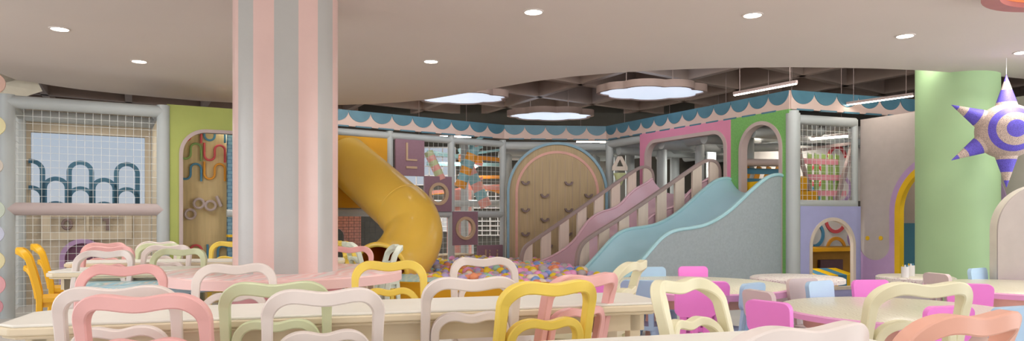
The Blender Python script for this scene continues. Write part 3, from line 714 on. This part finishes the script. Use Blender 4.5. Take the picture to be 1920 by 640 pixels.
MB().box((1.62, .38, .1), (2.1, .44, .46)).build('cubby', mat('cubby brown', (96, 66, 70), .7), nb, smooth=0)
nm = PF.thing('striped_wedge', 'blue and yellow striped foam wedge on the nook floor', 'foam block', u=PF.hit(1515, 0, .3)[0]-.1, w_=.3, z=0)
for k in range(6):
    x = k*.17; MB().add([(x,0,.0),(x+.17,0,.0),(x+.17,.4,.0),(x,.4,.0),(x,0,.28),(x+.17,0,.28),(x+.17,.4,.36),(x,.4,.36)], [(0,3,2,1),(4,5,6,7),(0,1,5,4),(1,2,6,5),(2,3,7,6),(3,0,4,7)]).build('stripe', [M_blue, M_yel][k % 2], nm, smooth=0)

# ------------------------------------------------------------ grey wall with big arch (plane G)
L2 = 3.2; zG = 2.63; cG = 1.30; zcG = 1.24
gw = PG.thing('arch_wall', 'warm grey and lilac wall panel with large arched doorway', 'wall panel', w_=.02)
def gar(r_): return arch(cG-r_, cG+r_, .02, zcG+r_, 40)
MB().prism([(0, 0), (L2, 0), (L2, zG), (0, zG)], 0, .07, [gar(.725)]).build('panel', M_wallg, gw)
ell = [(.245-.245*cos(pi*i/24), .745-.205*sin(pi*i/24)) for i in range(25)]
outer = [(cG-.81*cos(pi*i/40), zcG+.81*sin(pi*i/40)) for i in range(41)]
inner = [(cG-.725*cos(pi*i/40), zcG+.725*sin(pi*i/40)) for i in range(41)]
band = ell+outer+[(cG+.81, .9), (cG+1.1, .62), (L2, .6), (L2, 0), (cG+.725, 0)]+inner[::-1]+[(cG-.725, 0), (0, 0)]
MB().prism(band[::-1], -.012, .0).build('lilac_band', M_lilac, gw)
j = gar(.725); k_ = gar(.645)
MB().prism(j[1:]+[j[0]]+(k_[1:]+[k_[0]])[::-1], -.015, .075).build('yellow_jamb', M_yel, gw)
for x in (1625, 1650):
    u, z = PG.hit(x, 447); MB().tube([(u, -.008, z), (u, .0, z)], .032, 18).build('yellow_dot', M_yel, gw)
rb = PG.thing('recess_wall', 'grey wall with teal dado seen through the large arch', 'wall panel', w_=.6)
ur0 = PG.hit(1672, 0, .6)[0]; MB().box((ur0, 0, 1.08), (3.2, .08, 2.62)).build('upper_board', M_wallg, rb, smooth=0); MB().box((ur0, -.01, .28), (3.2, .08, 1.08)).build('teal_dado', M_teal, rb, smooth=0); MB().box((ur0, -.03, 0), (3.2, .08, .28)).build('skirting', M_slat, rb, smooth=0)
sg_ = PG.thing('wall_switch', 'small white switch plate beside the green column', 'switch', u=PG.hit(1722, 0)[0], w_=0, z=PG.hit(1722, 264)[1]); MB().box((-.04, -.03, -.09), (.06, .01, .09)).build('plate', M_white, sg_, smooth=0, bevel=.01)

# ------------------------------------------------------------ columns
cA = thing('striped_column', 'round pink and grey vertically striped column through the pink table', 'column', (pcol[0], pcol[1], 0))
bd = [-60, -36, -12.5, 12.5, 35, 60]; bd += [60+240/9*(i+1) for i in range(9)]
base = atan2(-pcol[1], -pcol[0])                                    # direction towards the camera
vs = []; fs = []; mi = []; mb = MB()
for i in range(len(bd)-1):
    a0, a1 = radians(bd[i]), radians(bd[i+1]); grey = (i % 2 == 0) if i < 5 else (i % 2 == 0)
    n = 6; V = []; 
    for k in range(n+1):
        a = base+a0+(a1-a0)*k/n; V += [(.4*cos(a), .4*sin(a), 0), (.4*cos(a), .4*sin(a), CEIL-.0)]
    mb.add(V, [(2*k, 2*k+2, 2*k+3, 2*k+1) for k in range(n)], 1 if grey else 0)
mb.build('shaft', [M_cp, M_cg], cA)
gc = at(1794, 400, 8.85); cB = thing('green_column', 'smooth pale green round column behind the purple star', 'column', (gc[0], gc[1], 0))
MB().tube([(0, 0, 0), (0, 0, 3.72)], .455, 64).build('shaft', M_gcol, cB)
a = atan2(0, 1)-.15; MB().box((.40, -.06, 0), (.475, .02, 3.7)).build('cable_strip', mat('light green strip', (188, 224, 164), .5), cB, smooth=0)

# ------------------------------------------------------------ lights
dl = None
DL = [(112,54,'above the left cage'), (261,115,'between the left cage and striped column'), (808,115,'right of the striped column over the tube slide'), (1000,22,'at the top middle of the canopy'),
      (1411,28,'over the blue slide side'), (1697,67,'left of the green column'), (1917,98,'at the right edge above the star')]
extra = [(-3.6, 3.2), (-1.2, 3.0), (1.2, 2.6), (3.4, 3.4), (-2.4, .8), (0, .4), (2.4, .8), (-4.6, 5.0), (4.6, 5.6), (0, 6.4), (-3, -2), (0, -2), (3, -2)]
pts = [(atz(x, y, CEIL), 'round recessed downlight '+s) for x, y, s in DL]
for (X, Y), lbl in pts:
    t = thing('downlight', lbl, 'ceiling light', (X, Y, CEIL), 0, 'recessed downlights in the canopy')
    MB().lathe([(.0, -.004), (.072, -.004), (.072, .001), (0, .001)], 28).build('diffuser', M_lampw, t)
    MB().lathe([(.073, .0), (.073, -.008), (.088, -.006), (.090, .0)], 28).build('bezel', M_ceil, t)
for (X, Y) in [p[0] for p in pts]+extra:
    area_light('downlight_beam', (X, Y, CEIL-.02), (0, 0, 0), .14, .14, DOWNLIGHT_W, (1, .96, .91), 'DISK', radians(150))
def cloud(label, px, py, rx, ry, z=3.3):
    X, Y = atz(px, py, z); t = thing('cloud_light', label, 'ceiling light', (X, Y, z), 0, 'cloud-shaped ceiling lights')
    def out(g):
        L = [(-.55, -.05, .33), (-.3, .3, .38), (.1, .42, .4), (.5, .25, .36), (.62, -.1, .3), (.3, -.38, .34), (-.15, -.42, .36), (-.5, -.25, .28)]
        P = []
        for k in range(96):
            a = 2*pi*k/96; dx, dy = cos(a), sin(a); best = 0
            for cx, cy, r in L:
                b = dx*cx+dy*cy; c = cx*cx+cy*cy-r*r; D = b*b-c
                if D > 0: best = max(best, b+sqrt(D))
            P.append((dx*(best*rx+g), dy*(best*ry+g)))
        return P
    MB().slab(out(.06), .0, .12, [out(0)]).build('rim', M_cloudrim, t)
    MB().slab(out(0), .02, .06).build('diffuser', M_cloud, t, smooth=0)
    for x, y in ((-.4, 0), (.4, 0)): MB().tube([(x, y, .1), (x, y, .76)], .008, 6).build('hanging_rod', M_dark, t)
cloud('large cloud-shaped ceiling light nearest the corner cage', 1218, 176, .98, .88)
cloud('cloud-shaped ceiling light above the climbing wall', 1030, 219, .95, .80)
cloud('cloud-shaped ceiling light half hidden by the canopy edge', 858, 185, .93, .80)
for (xa, ya, xb, yb_, lbl) in ((1376, 180, 1494, 158, 'slim strip light hanging in front of the waffle ceiling over the green panel'), (1588, 198, 1713, 181, 'slim strip light hanging in front of the corner valance')):
    z = 2.82; A = atz(xa, ya, z); B = atz(xb, yb_, z); t = thing('strip_light', lbl, 'ceiling light', (A[0], A[1], z), atan2(B[1]-A[1], B[0]-A[0]), 'slim hanging strip lights')
    Ls = sqrt((A[0]-B[0])**2+(A[1]-B[1])**2)
    MB().box((0, -.02, .012), (Ls, .02, .05)).build('housing', M_rail, t, smooth=0); MB().box((0.01, -.016, 0), (Ls-.01, .016, .012)).build('diffuser', M_strip, t, smooth=0)
    MB().tube([(.1, 0, .05), (.1, 0, 1.24)], .004, 6).build('wire', M_rail, t); MB().tube([(Ls-.1, 0, .05), (Ls-.1, 0, 1.24)], .004, 6).build('wire', M_rail, t)
# strip lights inside the structure
for i, (x, y, d, L_) in enumerate(((1400, 250, 12.6, 1.0), (1530, 262, 11.6, 1.0), (1300, 262, 15.5, 1.4), (1130, 268, 16.2, 1.2), (830, 258, 15.0, 1.2))):
    q = at(x, y, d); t = thing('strip_light', ['inner strip light seen through the green arch', 'inner strip light behind the corner cage net', 'inner strip light behind the pink portal', 'inner strip light right of the climbing wall', 'inner strip light behind the ringed plates'][i], 'ceiling light', (q[0], q[1], q[2]), PE.a+.3 if i < 3 else 0, 'strip lights inside the play structure')
    MB().box((-L_/2, -.03, 0), (L_/2, .03, .03)).build('diffuser', M_strip, t, smooth=0); MB().box((-L_/2, -.04, .03), (L_/2, .04, .06)).build('housing', M_rail, t, smooth=0)
    for x_ in (-L_/2+.1, L_/2-.1): MB().tube([(x_, 0, .06), (x_, 0, 4.06-q[2])], .005, 6).build('wire', M_rail, t)
# orange disc lamp at upper right
dl_ = thing('orange_disc', 'orange ceiling disc with dusty red rim at upper right corner', 'ceiling light', (disc_c[0]+.62, 5.1, CEIL))
dR = .62
MB().lathe([(0, -.05), (dR-.12, -.05), (dR-.12, 0), (0, 0)], 48).build('disc', mat('orange disc', (246, 150, 90), .5, 0.02, emit=.25), dl_)
MB().lathe([(dR-.12, -.051), (dR-.12, -.09), (dR, -.09), (dR, 0)], 48).build('rim', mat('dusty red rim', (184, 120, 118), .5), dl_)

# ------------------------------------------------------------ hanging star
sc_ = at(1887, 246, 7.75); yaw = radians(-18)
stt = thing('piñata_star'.replace('ñ', 'n'), 'mottled cream and violet spiked star hanging before the green column', 'hanging star', sc_)
stt.rotation_euler = (0, 0, radians(-15))
R0 = .30; D0 = .28; prof_s = []
def sph(a0, a1, n=8): return [(R0*sin(a0+(a1-a0)*i/n), -D0*cos(a0+(a1-a0)*i/n)) for i in range(n+1)]
mb = MB()
for (a0, a1, mi_) in ((0, radians(18), 1), (radians(18), radians(36), 0), (radians(36), radians(52), 1), (radians(52), radians(180), 0)):
    V = sph(a0, a1); mb2 = MB().lathe([(r, z) for r, z in V], 48); mb.add([(x, z, y) for x, y, z in mb2.v], mb2.f, mi_)
mb.build('body', [M_starw, M_starb], stt, smooth=60)
for k in range(6):
    a = pi/2+k*pi/3; dx, dz = cos(a), sin(a); mb = MB(); r0, rL, wr = .235, .615, .118
    segs = [(0, .2, 0), (.2, .56, 1), (.56, .8, 0), (.8, 1.0, 1)]
    for s0, s1, mi_ in segs:
        mb.tube([(dx*(r0+(rL-r0)*s0), 0, dz*(r0+(rL-r0)*s0)), (dx*(r0+(rL-r0)*s1), 0, dz*(r0+(rL-r0)*s1))], [wr*(1-s0)+.002, wr*(1-s1)+.002], 20, mi=mi_)
    mb.build('spike', [M_starw, M_starb], stt, smooth=60)
MB().tube([(0, 0, .62), (0, 0, CEIL-sc_[2])], .003, 5).build('thread', M_net, stt)

# ------------------------------------------------------------ freestanding arch board at right
ab = Frame((at(1884, 0, 6.9)[0], 6.9), (at(1884, 0, 6.9)[0]+1, 6.75)); t = ab.thing('arch_screen', 'grey freestanding arch screen with cream edge and lilac hill', 'screen')
dA = 6.9; zA = EYE+(HOR-345)*dA/F
MB().prism(arch(-.06, .84, 0, zA, 28), 0, .025).build('board', M_wallg, t)
o_ = arch(-.06, .84, 0, zA, 28); MB().prism(o_, .025, .16).build('cream_edge', mat('cream edge', (222, 216, 200), .5), t)
MB().prism([(.12, 0), (.84, 0), (.84, .95), (.7, 1.0), (.5, .95), (.38, .8), (.28, .62), (.18, .55), (.12, .5)], -.01, .0).build('lilac_hill', M_lilac, t)

# ------------------------------------------------------------ yellow tube slide
ts = thing('tube_slide', 'large glossy yellow enclosed tube slide curling out of the ochre panel', 'slide', (0, 0, 0))
RT = .42
up_ax = [Vector(at(*c)) for c in ((648, 300, 12.1), (764, 402, 10.95))]
dU = (up_ax[1]-up_ax[0]).normalized(); Pc = [up_ax[1]-dU*.16, up_ax[1]-dU*.05]+[Vector(at(*c)) for c in ((771, 414, 10.85), (777, 440, 10.7), (768, 466, 10.45), (750, 489, 10.2), (730, 504, 9.95), (713, 512, 9.68))]
for _ in range(3):
    Q = [Pc[0]]
    for a, b in zip(Pc, Pc[1:]): Q += [a*.75+b*.25, a*.25+b*.75]
    Pc = Q+[Pc[-1]]
nP = len(Pc); half = 0
def rl_(i): return RT*(1.012+.03*min(1, i/8)-.11*max(0, (i/nP-.5)/.5))
MB().tube(up_ax, RT, 48, caps=False).build('upper_tube', M_tslide, ts, smooth=60)
up_ = kids(ts)[0]
MB().tube(Pc, [rl_(i) for i in range(nP)], 48, caps=False).build('lower_tube', M_tslide, ts, smooth=60)
lo_ = [c for c in kids(ts) if c != up_][0]
MB().tube(Pc, [rl_(i)*.97 for i in range(nP)], 48, caps=False).build('tube_lining', M_tslidein, lo_, smooth=60)
T = (Pc[-1]-Pc[-2]).normalized(); u_ = T.orthogonal().normalized(); v_ = T.cross(u_)
MB().tube([Pc[-1]+(u_*cos(2*pi*i/40)+v_*sin(2*pi*i/40))*RT*.94 for i in range(40)], .035, 10, closed=True).build('mouth_rim', M_tslide, lo_)
T = (up_ax[1]-up_ax[0]).normalized(); u_ = T.orthogonal().normalized(); v_ = T.cross(u_)
MB().tube([Pc[half]+(u_*cos(2*pi*i/40)+v_*sin(2*pi*i/40))*(RT*1.0) for i in range(40)], .016, 8, closed=True).build('joint_ring', M_tslide, up_)
# ------------------------------------------------------------ ball pit
PITZ = .40
oc = [(-2.9, 9.6), (-2.5, 8.95), (-1.9, 8.6), (-1.2, 8.4), (-.4, 8.25), (.3, 8.22), (.85, 8.35), (1.2, 8.75), (1.3, 9.3)]
ic = [(-2.55, 10.0), (-2.2, 9.75), (-1.75, 9.55), (-1.2, 9.35), (-.75, 8.6), (.28, 8.36), (.76, 8.48), (1.07, 8.82), (1.17, 9.32)]
pit = thing('ball_pit_wall', 'curved yellow ball pit wall with pale blue ledge', 'ball pit', (0, 0, 0))
MB().slab(oc+ic[::-1], 0, PITZ-.02).build('wall', M_ypanel, pit, smooth=30)
MB().slab([(x, y-.01) for x, y in oc]+ic[::-1], PITZ-.02, PITZ).build('ledge', [M_ypanel], pit, smooth=30)
MB().slab(oc[:5]+ic[:5][::-1], PITZ, PITZ+.012).build('ledge_cover', marble('aqua streaks', [(150, 206, 220), (196, 224, 226), (170, 212, 220), (150, 206, 220)], 2.2, 1.5), pit, smooth=30)
bcol = [('yellow', (240, 206, 40)), ('orange', (238, 150, 108)), ('pink', (238, 160, 206)), ('lavender', (186, 168, 216)), ('grey', (186, 176, 176)), ('blue', (124, 156, 214)), ('mint', (164, 206, 184)), ('cream', (236, 218, 196))]
bw_ = [.17, .13, .17, .18, .17, .06, .04, .08]
region = [(-1.25, 9.15), (-.75, 8.62), (.28, 8.38), (.76, 8.5), (1.05, 8.85), (1.15, 9.5), (1.0, 10.4), (.55, 12.0), (.35, 13.75), (-.4, 13.75), (-1.9, 12.6), (-1.6, 11.0), (-1.5, 9.8)]
random.seed(11); br = .063; B = []
y = 8.4
row = 0
while y < 13.8:
    x = -2.0+(row % 2)*br
    while x < 1.3:
        if inside(x, y, region):
            hgt = .32+.065*random.random()+.05*sin(x*2.3+y)*sin(y*1.7)+.05*max(0, 1-((x-.35)**2+(y-10.6)**2)/1.6)
            B.append((x+random.uniform(-.012, .012), y+random.uniform(-.012, .012), hgt))
        x += br*2.02
    y += br*1.8; row += 1
def vis(b):
    px = 960+b[0]/b[1]*F; return 780 < px < 1110
B.sort(key=lambda b: (0 if vis(b) else 1, b[1]))
proto = {}
import bmesh
for nme, c in bcol:
    bm = bmesh.new(); bmesh.ops.create_icosphere(bm, subdivisions=3, radius=br); me = bpy.data.meshes.new('plastic_ball')
    for f in bm.faces: f.smooth = True
    bm.to_mesh(me); bm.free(); me.materials.append(mat('ball '+nme, c, .35, .02)); proto[nme] = me
names_ = [b[0] for b in bcol]
for b in B[:300]:
    cn = random.choices(names_, bw_)[0]; o = bpy.data.objects.new('plastic_ball', proto[cn]); S.collection.objects.link(o); o.location = b
    tag(o, cn+' plastic ball lying loose among the others in the ball pit', 'ball', 'plastic balls in the ball pit')
rest = MB(); bm = bmesh.new(); bmesh.ops.create_icosphere(bm, subdivisions=2, radius=br)
bv = [v.co.copy() for v in bm.verts]; bf = [tuple(v.index for v in f.verts) for f in bm.faces]; bm.free()
for b in B[300:]: rest.add([(v.x+b[0], v.y+b[1], v.z+b[2]) for v in bv], bf, names_.index(random.choices(names_, bw_)[0]))
o = rest.build('plastic_balls', [MC['ball '+n] for n in names_], smooth=60)
tag(o, 'far spread of mixed pastel plastic balls at the back of the ball pit', 'balls', kind='stuff')
solo(MB().slab([(x, y) for x, y in region], .20, .27).build('pit_cushion', M_trimg, smooth=0), 'grey cushion base beneath the balls in the pit', 'cushion')

# ------------------------------------------------------------ long tables
def long_table(label, fl, d, L, W, h=.73, ov=.05):
    """fl: front-left corner in plan, d: direction angle"""
    t = thing('long_table', label, 'table', (fl[0], fl[1], 0), d)
    c = .07; P = [(c, 0), (L-c, 0), (L, c), (L, W-c), (L-c, W), (c, W), (0, W-c), (0, c)]
    MB().slab(P, h-.045, h-.012).slab([(x*.985+.0075*L, y*.96+.02*W) for x, y in P], h-.06, h-.045).build('table_edge', M_tedge, t, smooth=30, bevel=.008)
    MB().slab([(x*.99+.005*L, y*.97+.015*W) for x, y in P], h-.012, h).build('tabletop', M_ttop, t, smooth=30, bevel=.004)
    MB().slab([(.10, .09), (L-.10, .09), (L-.10, W-.09), (.10, W-.09)], h-.15, h-.06, [[(.12, .11), (L-.12, .11), (L-.12, W-.11), (.12, W-.11)]]).build('apron', M_tedge, t, smooth=0)
    for x in (.12, L-.18):
        for y in (.09, W-.15): MB().box((x, y, 0), (x+.06, y+.06, h-.06)).build('leg', M_tedge, t, smooth=0, bevel=.004)
    return t
a16 = radians(16)
long_table('long cream table in the foreground, left of the magenta chairs', (-2.04, 2.76), a16, 2.95, .52)
A0 = (-1.25, 1.60)
L0 = 2.45; W0 = .62; 
long_table('cream table at the bottom right edge, closest to the viewer', (1.18-L0*cos(a16)+W0*sin(a16), 2.76-L0*sin(a16)-W0*cos(a16)), a16, L0, W0)
q = atz(97, 508, .73); q2 = atz(118, 499, .73)
a6 = radians(12)
long_table('long cream table beside the two amber chairs at left', (q[0]+.02, q[1]-.15), a6, 2.35, .55)
q = atz(110, 493, .73)
long_table('farthest left cream table under the netted cage', (q[0]+.05, q[1]-.05), a6, 2.6, .5)
q = atz(590, 503, .73)
long_table('small cream table right of the striped column near the tube slide', (q[0], q[1]-.1), radians(-2), .56, .5)

# ------------------------------------------------------------ round tables
def round_table(label, c, R, h, mt, me, mb_, style='legs', th=.05, name='round_table'):
    t = thing(name, label, 'table', (c[0], c[1], 0))
    MB().lathe([(0, h), (R-.02, h), (R-.014, h-.004)], 72).build('tabletop', mt, t)
    MB().lathe([(R-.014, h-.003), (R, h-.012), (R, h-th), (R-.03, h-th), (0, h-th)], 72).build('edge_band', me, t)
    if style == 'legs':
        MB().lathe([(R*.78, h-th), (R*.78, h-th-.09), (R*.76, h-th-.09), (R*.76, h-th)], 48).build('apron', mb_, t)
        for k in range(4):
            a = pi/4+k*pi/2; MB().tube([(R*.7*cos(a), R*.7*sin(a), 0), (R*.66*cos(a), R*.66*sin(a), h-th)], [.035, .045], 14).build('leg', mb_, t)
    elif style == 'drum':
        MB().lathe([(0, 0), (.46, 0), (.43, h-th), (0, h-th)], 48).build('pedestal', mb_, t)
    else:
        MB().lathe([(0, 0), (.3, 0), (.26, .03), (.22, h-th), (0, h-th)], 32).build('pedestal', mb_, t)
    return t
round_table('pink swirled round table ringing the striped column', pcol, .91, .735, M_pinkt, mat('pale pink edge', (246, 204, 198), .4, .02), M_pinkbase, 'drum', .075)
qb = at(305, 0, 5.65); round_table('low blue swirled round table tucked under the pink one', (qb[0], qb[1]), .60, .65, M_bluet, mat('pale blue edge', (176, 208, 222), .4, .02), M_bluebase, 'ped', .05)
qb = at(1682, 0, 4.72); R1 = round_table('nearest low round table with orchid edge and scribbled cream top', (qb[0], qb[1]), .74, .55, M_creamt, M_pedge, M_peach, 'legs', .045)
qb = at(1290, 0, 6.3); R2 = round_table('low round table with orchid edge in front of the blue slide', (qb[0], qb[1]), .86, .57, M_creamt, M_pedge, M_peach, 'legs', .06)
qb = at(1925, 0, 6.15); R3 = round_table('low round table with orchid edge cut by the right edge of frame', (qb[0], qb[1]), .78, .56, M_creamt, M_pedge, M_peach, 'legs', .05)
qb = at(1494, 0, 7.0); round_table('speckled terrazzo low table before the lavender nook', (qb[0], qb[1]), .44, .575, M_terr, M_terr, M_white, 'ped', .05)
qb = at(1716, 0, 7.4); R5 = round_table('speckled cream low table holding two pen cups', (qb[0], qb[1]), .37, .55, mat('mottled cream', (222, 216, 196), .4, .1, 12), M_terr, M_white, 'ped', .05)
# pen cups
for i, (x, d, lbl) in enumerate(((1697, 7.22, 'white pen cup, left of two on the speckled table'), (1708, 7.42, 'white pen cup, right of two on the speckled table'))):
    q = at(x, 0, d); t = thing('pen_cup', lbl, 'cup', (q[0], q[1], .55), 0, 'pen cups on the speckled table')
    MB().lathe([(0, 0), (.036, 0), (.036, .11), (.031, .11), (.031, .01), (0, .01)], 20).build('cup', M_white, t)
    for k in range(6):
        a = k*pi/3; o = MB().tube([(.02*cos(a), .02*sin(a), .012), (.022*cos(a), .022*sin(a), .128)], .0075, 8).build('marker', [M_grn, M_blue, mat('marker green', (60, 160, 70), .4), M_yel, M_white, M_blue][k], t)

# ------------------------------------------------------------ bentwood style chairs
def make_chair(color, name='hoop_back_chair'):
    m = CH[color]; t = thing(name, 'x', 'chair'); w2 = .203; top = .866; sh = .45; R = .088
    def lean(z): return -.21-.10*max(0, (z-sh)/(top-sh))**1.3-(.025*max(0, (z-.79)/(top-.79))**1.5 if z > .79 else 0)
    def hoop(w_, zt_, zb_, off, rr):
        P = []; n = 10
        for i in range(8): z = zb_+(zt_-rr-zb_)*i/8; P.append((-w_, z))
        for i in range(n): a = pi-pi/2*i/n; P.append((-w_+rr+rr*cos(a), zt_-rr+rr*sin(a)))
        m_ = 18
        for i in range(m_+1): x = -w_+rr+(2*w_-2*rr)*i/m_; P.append((x, zt_-.013*sin(pi*i/m_)**2))
        for i in range(1, n+1): a = pi/2-pi/2*i/n; P.append((w_-rr+rr*cos(a), zt_-rr+rr*sin(a)))
        for i in range(1, 9): z = zt_-rr-(zt_-rr-zb_)*i/8; P.append((w_, z))
        return [(x, lean(z)+off-.035*(1-(x/w_)**2)*min(1, max(0, (z-zb_)/(zt_-zb_)))**3, z) for x, z in P]
    H_ = hoop(w2, top, sh-.02, 0, R); MB().ribbon(H_, [.040+.012*min(1, max(0, (p[2]-.76)/.08)) for p in H_], .052, bev=.005).build('back_hoop', m, t)
    MB().ribbon(hoop(w2-.042, top-.155, sh, -.014, R*.95), .038, .046, bev=.005).build('inner_hoop', m, t)
    MB().slab(rrect(-.215, .215, -.22, .20, .07, .02), sh-.035, sh).build('seat', m, t, bevel=.008)
    MB().box((-.19, -.2, sh-.08), (.19, .17, sh-.035)).build('seat_rail', m, t, smooth=0)
    for x in (-1, 1):
        MB().ribbon([(x*w2, -.21, sh-.02), (x*w2, -.215, .25), (x*(w2+.005), -.24, 0)], .04, .05).build('leg', m, t)
        MB().ribbon([(x*(w2-.015), .165, sh-.03), (x*w2, .17, .2), (x*(w2+.005), .175, 0)], .038, .045).build('leg', m, t)
    return t
CP = {}
def chair(color, px, d, ang, label):
    """ang: direction the chair faces (degrees, 90 = away from viewer); px, d: centre of the back top"""
    if color not in CP: CP[color] = make_chair(color); t = CP[color]
    else: t = copy_tree(CP[color])
    a = radians(ang); bx, by = (px-960)/F*d, d                       # back-top centre; the back sits .33 behind the seat centre
    t.location = (bx+.33*cos(a), by+.33*sin(a), 0); t.rotation_euler = (0, 0, a-pi/2)
    t['label'] = label; t['group'] = 'hoop-backed chairs around the long tables'
    return t
chair('white', 219, 2.74, 108, 'blush white hoop-backed chair at the foreground table, left end')
chair('pink', 263, 2.46, 100, 'rose pink hoop-backed chair at the lower left, nearest pink one')
chair('green', 517, 2.93, 104, 'sage green hoop-backed chair in the centre of the foreground table')
chair('white', 609, 2.64, 108, 'blush white hoop-backed chair overlapping the sage green one')
chair('white', 886, 3.17, 102, 'blush white hoop-backed chair left of the big yellow one at the foreground table')
chair('yellow', 1034, 2.98, 112, 'soft yellow hoop-backed chair, largest yellow, at the foreground table')
chair('pink', 1099, 3.36, 128, 'rose pink hoop-backed chair at the right end of the foreground table')
chair('cream', 1281, 3.02, -50, 'cream hoop-backed chair facing the bottom right table')
chair('cream', 1186, 4.35, 152, 'cream hoop-backed chair turned sideways behind the pink one')
chair('yellow', 730, 4.32, -78, 'soft yellow hoop-backed chair behind the foreground table')
chair('white', 906, 4.72, -78, 'blush white hoop-backed chair in front of the ball pit')
chair('white', 442, 4.05, -74, 'blush white hoop-backed chair in front of the striped column')
chair('pink', 232, 3.95, -70, 'rose pink hoop-backed chair in front of the blue round table')
chair('white', 199, 5.75, -80, 'pale hoop-backed chair at the left tables, nearer the viewer')
chair('green', 338, 6.1, -80, 'sage green hoop-backed chair right side of the left table')
chair('pink', 205, 6.6, -76, 'rose pink hoop-backed chair behind the pale one at left')
chair('pink', 198, 7.6, -78, 'farthest rose pink hoop-backed chair against the cage')
chair('white', 315, 6.9, -80, 'blush white hoop-backed chair behind the sage one at left')
chair('green', 300, 7.4, -80, 'far sage green hoop-backed chair, mostly hidden at left')
chair('white', 297, 8.0, -80, 'farthest blush white hoop-backed chair by the olive panel')
chair('yellow', 434, 8.0, -82, 'yellow hoop-backed chair half hidden left of the striped column')
chair('pink', 655, 6.6, -84, 'rose pink hoop-backed chair half hidden right of the striped column')
chair('mint', 741, 7.0, -160, 'pale mint hoop-backed chair in front of the tube slide mouth')
chair('mint', 655, 7.9, 28, 'pale mint hoop-backed chair left of the tube slide mouth')
chair('yellow', 646, 8.2, 28, 'yellow hoop-backed chair nested beside the pale mint one')
chair('amber', 44, 6.3, 33, 'amber yellow chair seen from the side, nearer of two at left')
chair('amber', 70, 7.2, 33, 'amber yellow chair seen from the side, farther of two at left')
chair('cream', 1733, 2.92, 95, 'cream hoop-backed chair in front of the nearest orchid-edged table')
chair('salmon', 1815, 1.98, 112, 'salmon hoop-backed chair at the lower right corner')
chair('white', 1508, 1.76, 112, 'blush white hoop-backed chair at the bottom edge, mostly cut off')

# ------------------------------------------------------------ children's moulded chairs
def make_kid(color):
    m = KC[color]; t = thing('kid_chair', 'x', 'chair'); sh = .30
    P = [(x*(1+.25*(z-.09)), z) for x, z in rrect(-.148, .148, -.01, .19, .045, .05)]
    b = MB().prism(P, -.018, .018).build('backrest', m, t, bevel=.014); b.location = (0, -.165, .475); b.rotation_euler = (radians(6), 0, 0)
    for x in (-.085, 0, .085): MB().bar((x, -.135, sh-.01), (x, -.163, .50), .045, .028, up=(0, 1, 0)).build('back_slat', m, t, bevel=.006)
    MB().slab(rrect(-.15, .15, -.15, .15, .06, .06), sh-.035, sh).build('seat', m, t, bevel=.012)
    for x in (-1, 1):
        for y in (-1, 1): MB().tube([(x*.105, y*.105, sh-.03), (x*.135, y*.135, 0)], [.038, .022], 14).build('leg', m, t)
    return t
KP = {}
def kid(color, px, d, ang, label):
    if color not in KP: KP[color] = make_kid(color); t = KP[color]
    else: t = copy_tree(KP[color])
    a = radians(ang); bx, by = (px-960)/F*d, d
    t.location = (bx+.165*cos(a), by+.165*sin(a), 0); t.rotation_euler = (0, 0, a-pi/2); t['label'] = label; t['group'] = "children's moulded chairs around the low tables"
kid('magenta', 1444, 4.18, 35, 'magenta moulded kid chair at the left side of the nearest orchid-edged table')
kid('grey', 1426, 4.80, 20, 'rosy grey moulded kid chair behind the nearest magenta one')
kid('blue', 1408, 5.35, 130, 'light blue moulded kid chair behind the rosy grey one, turned to the back table')
kid('grey', 1507, 5.75, -70, 'rosy grey moulded kid chair before the terrazzo table')
kid('blue', 1540, 5.52, -60, 'light blue moulded kid chair behind the nearest orchid-edged table')
kid('magenta', 1634, 5.62, -85, 'magenta moulded kid chair behind the nearest orchid-edged table')
kid('magenta', 1304, 4.95, 95, 'magenta moulded kid chair seen through the cream chair back')
kid('magenta', 1330, 5.5, 80, 'magenta moulded kid chair peeking behind the slotted magenta one')
kid('blue', 1222, 7.1, -80, 'light blue moulded kid chair on the far side of the back low table')
kid('magenta', 1300, 7.2, -88, 'magenta moulded kid chair on the far side of the back low table')
kid('magenta', 1118, 5.6, 60, 'magenta moulded kid chair seen through the rose pink chair back')
kid('blue', 1200, 5.6, 70, 'light blue moulded kid chair under the back low table')
kid('grey', 1760, 6.3, 10, 'rosy grey moulded kid chair before the green column')
kid('blue', 1836, 6.95, -60, 'light blue moulded kid chair before the green column')
kid('magenta', 1818, 5.3, 70, 'magenta moulded kid chair in front of the right edge low table')
kid('magenta', 1908, 7.0, -90, 'magenta moulded kid chair before the grey arch screen')
kid('magenta', 1775, 3.95, 100, 'magenta moulded kid chair in front of the nearest orchid-edged table')
kid('blue', 1892, 3.92, 110, 'light blue moulded kid chair at the right edge behind the salmon chair')
